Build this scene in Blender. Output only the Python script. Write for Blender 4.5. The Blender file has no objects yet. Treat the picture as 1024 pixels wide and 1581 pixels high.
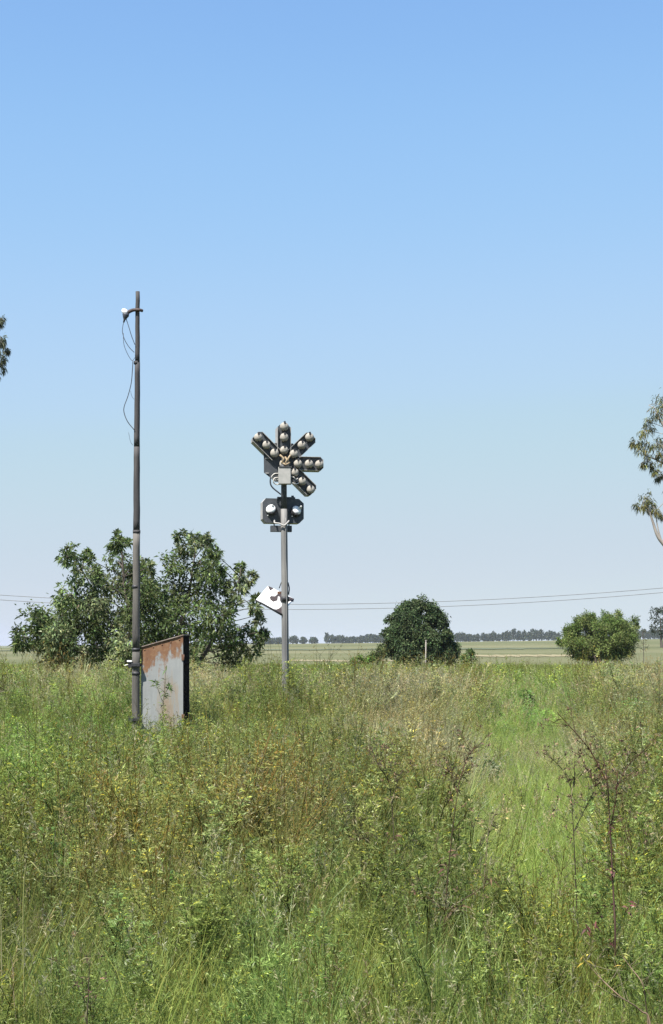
import bpy, bmesh, math, random
import numpy as np
from mathutils import Vector, Matrix

sc = bpy.context.scene
R = math.radians

# ------------------------------------------------------------------ camera
EYE = 1.75          # metres above the veld
F = 2200.0          # focal length in photo pixels
CX, HY = 512.0, 993.0
cam = bpy.data.cameras.new("camera")
camo = bpy.data.objects.new("camera", cam)
sc.collection.objects.link(camo)
camo.location = (0, 0, EYE)
camo.rotation_euler = (math.pi / 2, 0, 0)
cam.sensor_fit = 'HORIZONTAL'
cam.sensor_width = 36
cam.lens = 36 * F / 1024
cam.shift_y = (HY - 790.5) / 1024
cam.clip_start = 0.1
cam.clip_end = 20000
sc.camera = camo

# ------------------------------------------------------------------ sky and sun
SUN_EL, SUN_AZ = 58.0, 218.0            # azimuth clockwise from +Y: behind the camera, to the left
world = bpy.data.worlds.new("World")
sc.world = world
world.use_nodes = True
wt = world.node_tree
sky = wt.nodes.new('ShaderNodeTexSky')
sky.sky_type = 'NISHITA'
sky.sun_disc = False
sky.sun_elevation = R(SUN_EL)
sky.sun_rotation = R(SUN_AZ)
sky.altitude = 1500
sky.air_density = 1.0
sky.dust_density = 0.5
sky.ozone_density = 3.0
# grade of the whole sky to the camera's soft highlight shoulder
pre = wt.nodes.new('ShaderNodeVectorMath'); pre.operation = 'SCALE'; pre.inputs['Scale'].default_value = 0.1
cur = wt.nodes.new('ShaderNodeRGBCurve')
post = wt.nodes.new('ShaderNodeVectorMath'); post.operation = 'SCALE'; post.inputs['Scale'].default_value = 2.9
for ci, pts in enumerate((((0, 0), (.099, .254), (.131, .337), (.22, .479), (.561, .622), (.723, .650), (1, .67)),
                          ((0, 0), (.172, .479), (.228, .584), (.36, .679), (.715, .715), (.745, .728), (1, .74)),
                          ((0, 0), (.2, .64), (.33, .871), (.414, .92), (.573, .893), (.63, .832), (.73, .808), (1, .80)))):
    c = cur.mapping.curves[ci]
    while len(c.points) < len(pts): c.points.new(.5, .5)
    for p, xy in zip(c.points, pts): p.location = xy
cur.mapping.update()
wt.links.new(sky.outputs[0], pre.inputs[0]); wt.links.new(pre.outputs[0], cur.inputs['Color'])
wt.links.new(cur.outputs[0], post.inputs[0]); wt.links.new(post.outputs[0], wt.nodes['Background'].inputs[0])
wt.nodes['Background'].inputs[1].default_value = 0.15
sun = bpy.data.lights.new("sun", 'SUN')
sun.energy = 4.9
sun.angle = R(0.5)
sun.color = (1.0, 0.95, 0.87)
suno = bpy.data.objects.new("sun", sun)
sc.collection.objects.link(suno)
sd = Vector((math.sin(R(SUN_AZ)) * math.cos(R(SUN_EL)), math.cos(R(SUN_AZ)) * math.cos(R(SUN_EL)), math.sin(R(SUN_EL))))
suno.rotation_euler = sd.to_track_quat('Z', 'Y').to_euler()
suno.location = sd * 50
sc.view_settings.view_transform = 'Standard'
sc.view_settings.look = 'None'
sc.view_settings.exposure = 1.20
sc.view_settings.gamma = 1
sc.render.engine = 'CYCLES'
sc.cycles.max_bounces = 6
sc.cycles.diffuse_bounces = 3
sc.cycles.transmission_bounces = 3
sc.cycles.transparent_max_bounces = 4
sc.cycles.volume_bounces = 1
sc.cycles.use_denoising = True
sc.cycles.use_adaptive_sampling = False

# ------------------------------------------------------------------ helpers
rng = np.random.default_rng(7)
random.seed(7)


def lin(r, g, b):
    """sRGB 0-255 to linear"""
    o = []
    for c in (r, g, b):
        c /= 255
        o.append(c / 12.92 if c < .04045 else ((c + .055) / 1.055) ** 2.4)
    return tuple(o)


def W(px, py, d):
    """photo pixel at a distance -> world point"""
    return Vector(((px - CX) * d / F, d, EYE - (py - HY) * d / F))


def tag(o, label=None, cat=None, group=None, kind=None):
    if label: o['label'] = label
    if cat: o['category'] = cat
    if group: o['group'] = group
    if kind: o['kind'] = kind
    return o


def empty(name, loc, label, cat, group=None):
    o = bpy.data.objects.new(name, None)
    o.empty_display_size = 0.2
    sc.collection.objects.link(o)
    o.location = loc
    return tag(o, label, cat, group)


def link(name, me, mats, parent=None):
    o = bpy.data.objects.new(name, me)
    for m in (mats if isinstance(mats, (list, tuple)) else [mats]):
        me.materials.append(m)
    sc.collection.objects.link(o)
    if parent: o.parent = parent
    return o


# ---- materials
def nt_new(name):
    m = bpy.data.materials.new(name)
    m.use_nodes = True
    nt = m.node_tree
    return m, nt, nt.nodes['Principled BSDF'], nt.nodes, nt.links


def ramp(nodes, stops, interp='LINEAR'):
    r = nodes.new('ShaderNodeValToRGB')
    r.color_ramp.interpolation = interp
    e = r.color_ramp.elements
    while len(e) < len(stops): e.new(0.5)
    for k, (p, c) in enumerate(stops):
        e[k].position = p
        e[k].color = tuple(c) + (1,) if len(c) == 3 else c
    return r


def noise(nodes, links, scale, detail=4, rough=.6, coord='Object', stretch=None):
    tc = nodes.new('ShaderNodeTexCoord')
    n = nodes.new('ShaderNodeTexNoise')
    n.inputs['Scale'].default_value = scale
    n.inputs['Detail'].default_value = detail
    n.inputs['Roughness'].default_value = rough
    if stretch:
        mp = nodes.new('ShaderNodeMapping')
        mp.inputs['Scale'].default_value = stretch
        links.new(tc.outputs[coord], mp.inputs[0])
        links.new(mp.outputs[0], n.inputs['Vector'])
    else:
        links.new(tc.outputs[coord], n.inputs['Vector'])
    return n


def painted(name, a, b, rough=.6, metal=0.0, scale=8, stretch=None, bump=0.15, lo=.35, hi=.65):
    """two-tone weathered surface"""
    m, nt, p, N, L = nt_new(name)
    n = noise(N, L, scale, 6, .65, stretch=stretch)
    r = ramp(N, [(lo, a), (hi, b)])
    L.new(n.outputs['Fac'], r.inputs[0])
    L.new(r.outputs[0], p.inputs['Base Color'])
    p.inputs['Roughness'].default_value = rough
    p.inputs['Metallic'].default_value = metal
    if bump:
        bp = N.new('ShaderNodeBump')
        bp.inputs['Strength'].default_value = bump
        bp.inputs['Distance'].default_value = .01
        L.new(n.outputs['Fac'], bp.inputs['Height'])
        L.new(bp.outputs[0], p.inputs['Normal'])
    return m


def leaf_mat(name, transl=.45, rough=.45, instanced=True, spec=.35):
    m, nt, p, N, L = nt_new(name)
    at = N.new('ShaderNodeAttribute'); at.attribute_type = 'GEOMETRY'; at.attribute_name = 'col'
    col = at.outputs['Color']
    if instanced:
        ti = N.new('ShaderNodeAttribute'); ti.attribute_type = 'INSTANCER'; ti.attribute_name = 'tint'
        mx = N.new('ShaderNodeMix'); mx.data_type = 'RGBA'; mx.blend_type = 'MULTIPLY'
        mx.inputs[0].default_value = 1
        L.new(col, mx.inputs[6]); L.new(ti.outputs['Color'], mx.inputs[7])
        col = mx.outputs[2]
    L.new(col, p.inputs['Base Color'])
    p.inputs['Roughness'].default_value = rough
    p.inputs['Specular IOR Level'].default_value = spec
    tr = N.new('ShaderNodeBsdfTranslucent')
    L.new(col, tr.inputs['Color'])
    ms = N.new('ShaderNodeMixShader'); ms.inputs[0].default_value = transl
    L.new(p.outputs[0], ms.inputs[1]); L.new(tr.outputs[0], ms.inputs[2])
    L.new(ms.outputs[0], N['Material Output'].inputs['Surface'])
    return m


M_WEED = leaf_mat('weed_leaf')
M_TREE = leaf_mat('tree_leaf', instanced=False, transl=.32, rough=.6, spec=.15)
M_BARK = painted('bark', (.05, .04, .032), (.115, .095, .078), .9, scale=6, stretch=(1, 1, .25), bump=.5)
M_GUM = painted('pale_bark', (.20, .175, .155), (.33, .30, .27), .8, scale=3, stretch=(1, 1, .3), bump=.3)


# ---- quad geometry collector (vegetation)
def unit(v):
    return v / np.maximum(np.linalg.norm(v, axis=-1, keepdims=True), 1e-9)


class Geo:
    def __init__(s):
        s.v = []; s.f = []; s.c = []; s.m = []; s.n = 0

    def quads(s, V, col, mat=0):
        """V (n,4,3), col (3,) or (n,3)"""
        V = np.asarray(V, float); n = len(V)
        if not n: return
        s.v.append(V.reshape(-1, 3)); s.f.append(np.arange(4 * n).reshape(n, 4) + s.n); s.n += 4 * n
        s.c.append(np.broadcast_to(np.asarray(col, float), (n, 3))); s.m.append(np.full(n, mat))

    def leaves(s, P, D, L, Wd, col, droop=0.0, mat=0):
        P = np.asarray(P, float); n = len(P)
        if not n: return
        D = unit(np.asarray(D, float))
        L = np.broadcast_to(L, (n,))[:, None]; Wd = np.broadcast_to(Wd, (n,))[:, None]
        S = unit(np.cross(D, rng.normal(size=(n, 3))))
        z = np.array([0, 0, -1.0])
        mid = P + D * L * .42
        tip = P + D * L + z * L * droop
        s.quads(np.stack([P, mid + S * Wd / 2, tip, mid - S * Wd / 2], 1), col, mat)

    def blades(s, P, D, L, Wd, col, bend, seg=3, mat=0):
        """arching strips: P base, D start direction, bend amount"""
        P = np.asarray(P, float); n = len(P)
        D = unit(np.asarray(D, float))
        L = np.broadcast_to(L, (n,)).astype(float); Wd = np.broadcast_to(Wd, (n,)).astype(float)
        bend = np.broadcast_to(bend, (n,)).astype(float)
        h = D * [1, 1, 0]; h = unit(h + rng.normal(size=(n, 3)) * [.05, .05, 0])
        S = unit(np.cross(D, [0, 0, 1.0]) + rng.normal(size=(n, 3)) * .25)
        pts = []
        for k in range(seg + 1):
            t = k / seg
            p = P + D * (L * t)[:, None] + h * (bend * L * t * t)[:, None] - np.array([0, 0, 1.0]) * (bend * L * .55 * t ** 2.5)[:, None]
            pts.append(p)
        for k in range(seg):
            w0 = Wd * (1 - (k / seg) ** 1.5) / 2; w1 = Wd * (1 - ((k + 1) / seg) ** 1.5) / 2 + 1e-4
            s.quads(np.stack([pts[k] - S * w0[:, None], pts[k] + S * w0[:, None],
                              pts[k + 1] + S * w1[:, None], pts[k + 1] - S * w1[:, None]], 1), col, mat)

    def tube(s, pts, r0, r1, col, sides=5, mat=0):
        pts = np.asarray([tuple(p) for p in pts], float); n = len(pts)
        rr = np.linspace(r0, r1, n)
        rings = []
        for i in range(n):
            t = unit(pts[min(i + 1, n - 1)] - pts[max(i - 1, 0)])
            a = np.cross(t, [1.0, .13, 0]); a = unit(a); b = np.cross(t, a)
            an = np.arange(sides) * 2 * math.pi / sides
            rings.append(pts[i] + rr[i] * (np.cos(an)[:, None] * a + np.sin(an)[:, None] * b))
        rings = np.array(rings)
        base = s.n
        s.v.append(rings.reshape(-1, 3)); s.n += n * sides
        q = []
        for i in range(n - 1):
            for k in range(sides):
                k2 = (k + 1) % sides
                q.append((base + i * sides + k, base + i * sides + k2, base + (i + 1) * sides + k2, base + (i + 1) * sides + k))
        s.f.append(np.array(q)); s.c.append(np.broadcast_to(np.asarray(col, float), (len(q), 3))); s.m.append(np.full(len(q), mat))

    def mesh(s, name, origin=None):
        V = np.concatenate(s.v); Fq = np.concatenate(s.f); C = np.concatenate(s.c); Mi = np.concatenate(s.m)
        if origin is not None: V = V - np.asarray(origin, float)
        me = bpy.data.meshes.new(name)
        me.vertices.add(len(V)); me.vertices.foreach_set('co', V.astype(np.float32).ravel())
        me.loops.add(Fq.size); me.loops.foreach_set('vertex_index', Fq.astype(np.int32).ravel())
        me.polygons.add(len(Fq)); me.polygons.foreach_set('loop_start', np.arange(0, Fq.size, 4, dtype=np.int32))
        me.polygons.foreach_set('material_index', Mi.astype(np.int32))
        a = me.attributes.new('col', 'FLOAT_COLOR', 'FACE')
        a.data.foreach_set('color', np.concatenate([C, np.ones((len(C), 1))], 1).astype(np.float32).ravel())
        me.update(calc_edges=True); me.validate()
        return me

    def build(s, name, mats, parent=None, origin=None):
        return link(name, s.mesh(name, origin), mats, parent)


def curve_pts(pts, n=6):
    """Catmull-Rom through points"""
    P = [Vector(p) for p in pts]
    if len(P) < 3:
        return [P[0].lerp(P[-1], i / n) for i in range(n + 1)]
    P = [2 * P[0] - P[1]] + P + [2 * P[-1] - P[-2]]
    out = []
    for i in range(1, len(P) - 2):
        for k in range(n):
            t = k / n
            a, b, c, d = P[i - 1], P[i], P[i + 1], P[i + 2]
            out.append(.5 * ((2 * b) + (c - a) * t + (2 * a - 5 * b + 4 * c - d) * t * t + (3 * b - a - 3 * c + d) * t ** 3))
    out.append(P[-2])
    return out


def vary(c, n, s=.25, hue=.08):
    c = np.asarray(c, float)
    b = np.exp(rng.normal(size=(n, 1)) * s)
    return np.clip(c * b * (1 + rng.normal(size=(n, 3)) * hue), 0.004, .9)


# ---- bmesh helpers (hard things)
def bm_box(bm, lo, hi, mat=0, mtx=None, bevel=0.0):
    lo, hi = Vector(lo), Vector(hi)
    vs = [bm.verts.new((x, y, z)) for x in (lo.x, hi.x) for y in (lo.y, hi.y) for z in (lo.z, hi.z)]
    fs = []
    for q in ((0, 1, 3, 2), (4, 6, 7, 5), (0, 4, 5, 1), (2, 3, 7, 6), (0, 2, 6, 4), (1, 5, 7, 3)):
        f = bm.faces.new([vs[i] for i in q]); f.material_index = mat; fs.append(f)
    if bevel:
        es = list({e for f in fs for e in f.edges})
        r = bmesh.ops.bevel(bm, geom=es, offset=bevel, segments=2, affect='EDGES', profile=.7)
        for f in r['faces']: f.material_index = mat
        vs = list({v for f in r['faces'] for v in f.verts} | {v for v in vs if v.is_valid})
    if mtx is not None:
        for v in vs: v.co = mtx @ v.co
    return vs


def bm_prism(bm, poly, y0, y1, mat=0, mtx=None):
    """polygon in x,z extruded from y0 to y1"""
    a = [bm.verts.new((x, y0, z)) for x, z in poly]
    b = [bm.verts.new((x, y1, z)) for x, z in poly]
    n = len(poly); fs = [bm.faces.new(a), bm.faces.new(b[::-1])]
    for i in range(n):
        j = (i + 1) % n
        fs.append(bm.faces.new((a[j], a[i], b[i], b[j])))
    for f in fs: f.material_index = mat
    if mtx is not None:
        for v in a + b: v.co = mtx @ v.co
    return a + b


def bm_lathe(bm, prof, axis_o, axis_d, sides=20, mat=0, smooth=True):
    """prof: list of (r, t) along axis"""
    d = Vector(axis_d).normalized(); o = Vector(axis_o)
    a = d.orthogonal().normalized(); b = d.cross(a)
    rings = []
    for r, t in prof:
        if r < 1e-6: rings.append([bm.verts.new(o + d * t)])
        else: rings.append([bm.verts.new(o + d * t + (a * math.cos(k * 2 * math.pi / sides) + b * math.sin(k * 2 * math.pi / sides)) * r) for k in range(sides)])
    for i in range(len(rings) - 1):
        p, q = rings[i], rings[i + 1]
        for k in range(sides):
            k2 = (k + 1) % sides
            if len(p) == 1 and len(q) == 1: continue
            if len(p) == 1: vs = (p[0], q[k], q[k2])
            elif len(q) == 1: vs = (p[k], q[0], p[k2])
            else: vs = (p[k], q[k], q[k2], p[k2])
            f = bm.faces.new(vs); f.smooth = smooth; f.material_index = mat


def bm_tube(bm, pts, r0, r1=None, sides=8, mat=0, cap=True):
    r1 = r0 if r1 is None else r1
    pts = [Vector(p) for p in pts]; n = len(pts); rings = []
    ref = None
    for i in range(n):
        t = (pts[min(i + 1, n - 1)] - pts[max(i - 1, 0)]).normalized()
        if ref is None: ref = t.orthogonal().normalized()
        ref = (ref - t * ref.dot(t)).normalized(); b = t.cross(ref)
        r = r0 + (r1 - r0) * i / (n - 1)
        rings.append([bm.verts.new(pts[i] + (ref * math.cos(k * 2 * math.pi / sides) + b * math.sin(k * 2 * math.pi / sides)) * r) for k in range(sides)])
    for i in range(n - 1):
        for k in range(sides):
            k2 = (k + 1) % sides
            f = bm.faces.new((rings[i][k], rings[i][k2], rings[i + 1][k2], rings[i + 1][k])); f.smooth = True; f.material_index = mat
    if cap:
        for rg, s in ((rings[0], -1), (rings[-1], 1)):
            f = bm.faces.new(rg[::s]); f.material_index = mat


def bm_obj(name, bm, mats, parent=None):
    bmesh.ops.recalc_face_normals(bm, faces=bm.faces)
    me = bpy.data.meshes.new(name)
    bm.to_mesh(me); bm.free()
    return link(name, me, mats, parent)


# ------------------------------------------------------------------ ground
def ground_z(x, y):
    """flat veld near the camera, far field falling away to the left and rising gently to the right"""
    x = np.asarray(x, float); y = np.asarray(y, float)
    D = np.minimum(np.hypot(x, y), 1500)
    a = np.clip(x / np.maximum(y, 1), -.45, .45)
    c = (1000.3 - 13.5 * (a * F + CX) / 1024 - HY) / F
    t = np.clip((D - 120) / (480 - 120), 0, 1); t = t * t * (3 - 2 * t)
    z = (EYE - c * D) * t
    return z


def make_ground():
    gx = np.concatenate([-np.geomspace(1500, 4, 60), np.linspace(-3, 3, 7), np.geomspace(4, 1500, 60)])
    gy = np.concatenate([[-200, -100, -30, -10], np.linspace(-2, 30, 17), np.geomspace(34, 2600, 100)])
    X, Y = np.meshgrid(gx, gy); Z = ground_z(X, Y)
    Z = np.where(Y < 1, 0, Z)
    V = np.stack([X, Y, Z], -1).reshape(-1, 3); nx = len(gx); ny = len(gy)
    Fq = [(j * nx + i, j * nx + i + 1, (j + 1) * nx + i + 1, (j + 1) * nx + i) for j in range(ny - 1) for i in range(nx - 1)]
    me = bpy.data.meshes.new('ground'); me.from_pydata(V.tolist(), [], Fq)
    for p in me.polygons: p.use_smooth = True
    m, nt, p, N, L = nt_new('veld_ground')
    # near soil and thatch -> far mown field with broad soft bands
    tc = N.new('ShaderNodeTexCoord')
    sep = N.new('ShaderNodeSeparateXYZ'); L.new(tc.outputs['Object'], sep.inputs[0])
    mr = N.new('ShaderNodeMapRange'); mr.inputs[1].default_value = 85; mr.inputs[2].default_value = 110
    L.new(sep.outputs['Y'], mr.inputs[0])
    n1 = noise(N, L, 3.0, 6); r1 = ramp(N, [(.35, (.035, .035, .014)), (.65, (.085, .085, .03))]); L.new(n1.outputs['Fac'], r1.inputs[0])
    n2 = noise(N, L, 1.0, 5, .6, stretch=(.006, .022, 1))
    r2 = ramp(N, [(.3, (.078, .090, .042)), (.48, (.106, .110, .054)), (.7, (.148, .141, .080))]); L.new(n2.outputs['Fac'], r2.inputs[0])
    n3 = noise(N, L, .6, 6, .7)
    m3 = N.new('ShaderNodeMix'); m3.data_type = 'RGBA'; m3.blend_type = 'OVERLAY'; m3.inputs[0].default_value = .45
    L.new(r2.outputs[0], m3.inputs[6]); L.new(n3.outputs['Fac'], m3.inputs[7])
    mx = N.new('ShaderNodeMix'); mx.data_type = 'RGBA'
    L.new(mr.outputs[0], mx.inputs[0]); L.new(r1.outputs[0], mx.inputs[6]); L.new(m3.outputs[2], mx.inputs[7])
    L.new(mx.outputs[2], p.inputs['Base Color']); p.inputs['Roughness'].default_value = .95
    p.inputs['Specular IOR Level'].default_value = .1
    o = link('ground', me, m); tag(o, kind='structure')


make_ground()


def ground_strip(name, mat, x0, x1, yc, hw, seed, lift):
    """an uneven strip lying on the ground, a few mm above it"""
    r = np.random.default_rng(seed)
    n = 90; xs = np.linspace(x0, x1, n)
    wob = np.cumsum(r.normal(size=n)) * .5; wob -= np.linspace(wob[0], wob[-1], n)
    taper = np.minimum(1, np.minimum(np.arange(n), np.arange(n)[::-1]) / 10 + .02)
    w1 = hw * taper * (1 + .35 * r.normal(size=n)); w2 = hw * taper * (1 + .35 * r.normal(size=n))
    V = []; K = 6
    for i in range(n):
        for k in range(K + 1):
            y = yc + wob[i] - abs(w1[i]) + (abs(w1[i]) + abs(w2[i])) * k / K
            V.append((xs[i], y, float(ground_z(xs[i], y)) + lift))
    Fq = [(i * (K + 1) + k, (i + 1) * (K + 1) + k, (i + 1) * (K + 1) + k + 1, i * (K + 1) + k + 1) for i in range(n - 1) for k in range(K)]
    me = bpy.data.meshes.new(name); me.from_pydata(V, [], Fq)
    o = link(name, me, mat); tag(o, kind='structure'); return o


M_STRAW = painted('stubble', (.16, .14, .07), (.24, .20, .11), .95, scale=.5, bump=0)
M_DKFIELD = painted('dark_field', (.06, .074, .036), (.09, .10, .05), .95, scale=.1, bump=0)
ground_strip('path', M_STRAW, 8, 36, 178, 9, 3, .05)
ground_strip('path', M_STRAW, -5, 7, 140, 4.5, 5, .03)
ground_strip('field', M_DKFIELD, -90, 60, 262, 7, 8, .08)

# ------------------------------------------------------------------ railway signal (route indicator seen from behind)
M_PLATE = painted('dark_plate', (.032, .037, .044), (.058, .063, .071), .65, scale=9)
M_FLANGE = painted('grey_flange', (.24, .235, .23), (.38, .365, .345), .6, scale=12)
M_LAMP = painted('lamp_shell', (.25, .23, .20), (.36, .335, .295), .95, scale=22)
M_DARK = painted('black_metal', (.012, .012, .014), (.03, .03, .035), .6, scale=20)
M_POLE = painted('galvanised_pole', (.10, .10, .103), (.20, .195, .185), .65, scale=5, stretch=(1, 1, .15), bump=.2)
M_BOX = painted('grey_box', (.27, .27, .255), (.34, .33, .315), .6, scale=10)
M_RUST = painted('rust', (.06, .028, .018), (.15, .075, .045), .85, scale=18)
M_TAN = painted('rusty_cap', (.20, .135, .07), (.36, .29, .19), .8, scale=16)
M_WHITE = painted('white_paint_and_lit_caps', (.72, .72, .72), (.84, .84, .83), .5, scale=6, bump=0)
M_CABLE = painted('cable', (.02, .025, .035), (.05, .055, .07), .6, scale=10, bump=0)
M_PCABLE = painted('pale_cable', (.40, .38, .35), (.55, .52, .48), .6, scale=10, bump=0)

SD = 27.5; SK = SD / F; SX = 441.0
sig = empty('railway_signal', (W(SX, HY, SD).x, SD, 0), 'grey railway signal post with a fan of round lamps on top, seen from behind', 'railway signal')


def S(px, py, dep=0.0):
    return Vector(((px - SX) * SK, dep, EYE - (py - HY) * SK))


def rotz(deg, c=(0, 0)):
    return Matrix.Translation((c[0], c[1], 0)) @ Matrix.Rotation(R(deg), 4, 'Z') @ Matrix.Translation((-c[0], -c[1], 0))


# lower grey pole (slightly leaning) and thinner upper pole, its shade put into a dark colour
bm = bmesh.new()
base = Vector((.012, 0, -.1)); top = S(438.6, 786)
bm_tube(bm, [base.lerp(top, i / 10) for i in range(11)], .072, .062, 16)
bm_obj('pole', bm, M_POLE, sig)
bm = bmesh.new()
bm_lathe(bm, [(.0, .0), (.085, 0), (.085, .08), (.07, .1), (0, .1)], S(440.1, 925) - Vector((0, 0, .05)), (0, 0, 1), 16)
bm_obj('clamp', bm, M_DARK, sig)
bm = bmesh.new()
bm_tube(bm, [S(438.6, 786) - Vector((0, 0, .002)), S(438.4, 715)], .057, .055, 14)
bm_obj('upper_pole', bm, M_PLATE, sig)
bm = bmesh.new()        # thin conduit down the back of the pole
bm_tube(bm, curve_pts([S(441.5, 800, -.075), S(441.5, 860, -.08), S(443, 900, -.085), S(443, 1000, -.085), S(444, 1100, -.085)]), .012, sides=6)
bm_obj('conduit', bm, M_POLE, sig)

# the fan: hub plate and five arms, turned a little so its left flanks show
HC = (438.4, 714.0)
TURN = rotz(10, ((HC[0] - SX) * SK, .09))


def arm(a, length, w=.265, start=.20, y=.10):
    """tray arm pointing at angle a (deg, counter-clockwise from right), open to the back"""
    root = S(*HC)
    ca, sa = math.cos(R(a)), math.sin(R(a))

    def loc(u, v):
        return (root.x + ca * u - sa * v, root.z + sa * u + ca * v)
    bm = bmesh.new()
    h = w / 2; c = .05
    out = [loc(start, -h), loc(length - c, -h), loc(length, -h + c), loc(length, h - c), loc(length - c, h), loc(start, h)]
    bm_prism(bm, out, y, y + .012, 0, TURN)
    bm_prism(bm, out, y + .0125, y + .27, 1, TURN)
    t = .008; dd = .05
    for p, q in (((start, h), (length - c, h)), ((start, -h + t), (length - c, -h + t))):
        bm_prism(bm, [loc(*p), loc(p[0], p[1] - t), loc(q[0], q[1] - t), loc(*q)], y - dd, y - .001, 1, TURN)
    bm_prism(bm, [loc(length - t, -h + c), loc(length, -h + c), loc(length, h - c), loc(length - t, h - c)], y - dd, y - .001, 1, TURN)
    return bm_obj('lamp_arm', bm, [M_PLATE, M_FLANGE], sig)


def lamp(px, py, parent, r=.083, y=.098, mat=None):
    c = S(px, py, y); c.y = y
    c = TURN @ c
    d = (TURN.to_3x3() @ Vector((random.uniform(-.09, .09), -1, random.uniform(-.09, .09)))).normalized()
    r *= random.uniform(.96, 1.03)
    bm = bmesh.new()
    bm_lathe(bm, [(r * .80, 0), (r * .86, .035), (r, .04), (r, .062), (r * .95, .085), (r * .8, .108), (r * .5, .124), (0, .13)], c, d, 24, 0)
    # dark spring clip over the top of the shell and a small hinge below
    cl = Matrix.Translation(c) @ Matrix.Rotation(R(10), 4, 'Z')
    bm_box(bm, (-.016, -.128, r * .45), (.016, -.06, r * 1.12), 1, cl, .004)
    bm_box(bm, (-.012, -.10, -r * 1.08), (.012, -.05, -r * .95), 1, cl, .003)
    pr = [(r * 1.01, .05), (r * .97, .086), (r * .82, .110), (r * .52, .126), (r * .12, .132)]
    bm_tube(bm, [cl @ Vector((0, -t_, q)) for q, t_ in pr], .007, .004, 6, 1)
    return bm_obj('lamp', bm, [mat or M_LAMP, M_DARK], parent)


arms = [(90, .74, [(438.5, 657.8), (438.5, 674.8), (438.4, 694.6)]),
        (136, .77, [(397.8, 675.5), (410.5, 687.5), (423.2, 699.7)]),
        (44, .78, [(477.8, 673.5), (466, 686.3), (453.6, 699.7)]),
        (0, .77, [(459.3, 714.9), (477, 714.9), (493.5, 714.9)]),
        (-44, .80, [(454.3, 728.9), (466.3, 742.2), (479.5, 754.9)])]
for a, ln, lamps in arms:
    ar = arm(a, ln)
    for px, py in lamps: lamp(px, py, ar)
# hub plate: eight-sided, its left part empty where two arms are missing
bm = bmesh.new()
hub = [(407, 694), (424, 683), (453, 683), (463, 700), (463, 730), (452, 743), (425, 743), (407.5, 729)]
bm_prism(bm, [(S(x, y).x, S(x, y).z) for x, y in hub], .118, .132, 0, TURN)
for x, y in ((412, 707), (412, 730)):
    p = S(x, y)
    bm_box(bm, (p.x - .03, .10, p.z - .009), (p.x + .035, .117, p.z + .009), 1, TURN, .003)
bm_obj('hub_plate', bm, [M_PLATE, M_FLANGE], sig)
# rusty housing in the middle with bent tan straps
cl = lamp(438.4, 716, sig, r=.095, mat=M_LAMP)
cl.name = 'centre_housing'
bm = bmesh.new()
for (a, b, c) in (((431, 703), (436, 709), (434, 714)), ((447, 703), (443, 709), (444, 714)), ((439, 706), (441, 711), (438, 716)), ((433, 713), (439, 718), (446, 714))):
    bm_tube(bm, curve_pts([TURN @ S(*a, -.02), TURN @ S(*b, -.07), TURN @ S(*c, -.05)], 4), .022, .014, 6)
bm_obj('bent_strap', bm, M_TAN, sig)
# pale junction box
bm = bmesh.new()
a, b = S(430.6, 748.6), S(449.4, 722.8)
bm_box(bm, (a.x, -.19, a.z), (b.x, -.075, b.z), 0, None, .012)
bm_box(bm, (a.x - .008, -.075, a.z - .006), (b.x + .008, -.06, b.z + .014), 0, None, .004)
bm_box(bm, (a.x + .01, -.20, b.z - .012), (b.x + .02, -.06, b.z + .012), 1, None, .004)
bm_obj('junction_box', bm, [M_BOX, M_DARK], sig)
# cables looping out of the box
for k, (pts, r, mt) in enumerate([
        ([S(430, 733, -.1), S(422, 735, -.12), S(418, 741, -.12), S(420, 752, -.1), S(434, 764, -.07)], .014, M_CABLE),
        ([S(430, 732, -.1), S(424, 733, -.14), S(420, 738, -.13), S(424, 742, -.1), S(430, 741, -.1)], .011, M_PCABLE),
        ([S(430, 738, -.1), S(424, 740, -.14), S(423, 746, -.13), S(428, 749, -.1), S(432, 747, -.1)], .011, M_PCABLE),
        ([S(449, 737, -.1), S(454, 738, -.13), S(457, 741, -.08), S(460, 738, .05)], .010, M_PCABLE),
        ([S(449, 741, -.1), S(454, 743, -.13), S(458, 744, -.08), S(461, 741, .05)], .010, M_CABLE),
        ([S(449, 744, -.1), S(453, 747, -.13), S(457, 748, -.08), S(462, 745, .05)], .010, M_PCABLE)]):
    bm = bmesh.new(); bm_tube(bm, curve_pts(pts), r, sides=8); bm_obj('cable', bm, mt, sig)

# two-lamp head behind the pole
TH = rotz(12, (0, .16))
hc = S(437, 788)


def HP(px, py):
    p = S(px, py); return (p.x, p.z)


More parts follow.
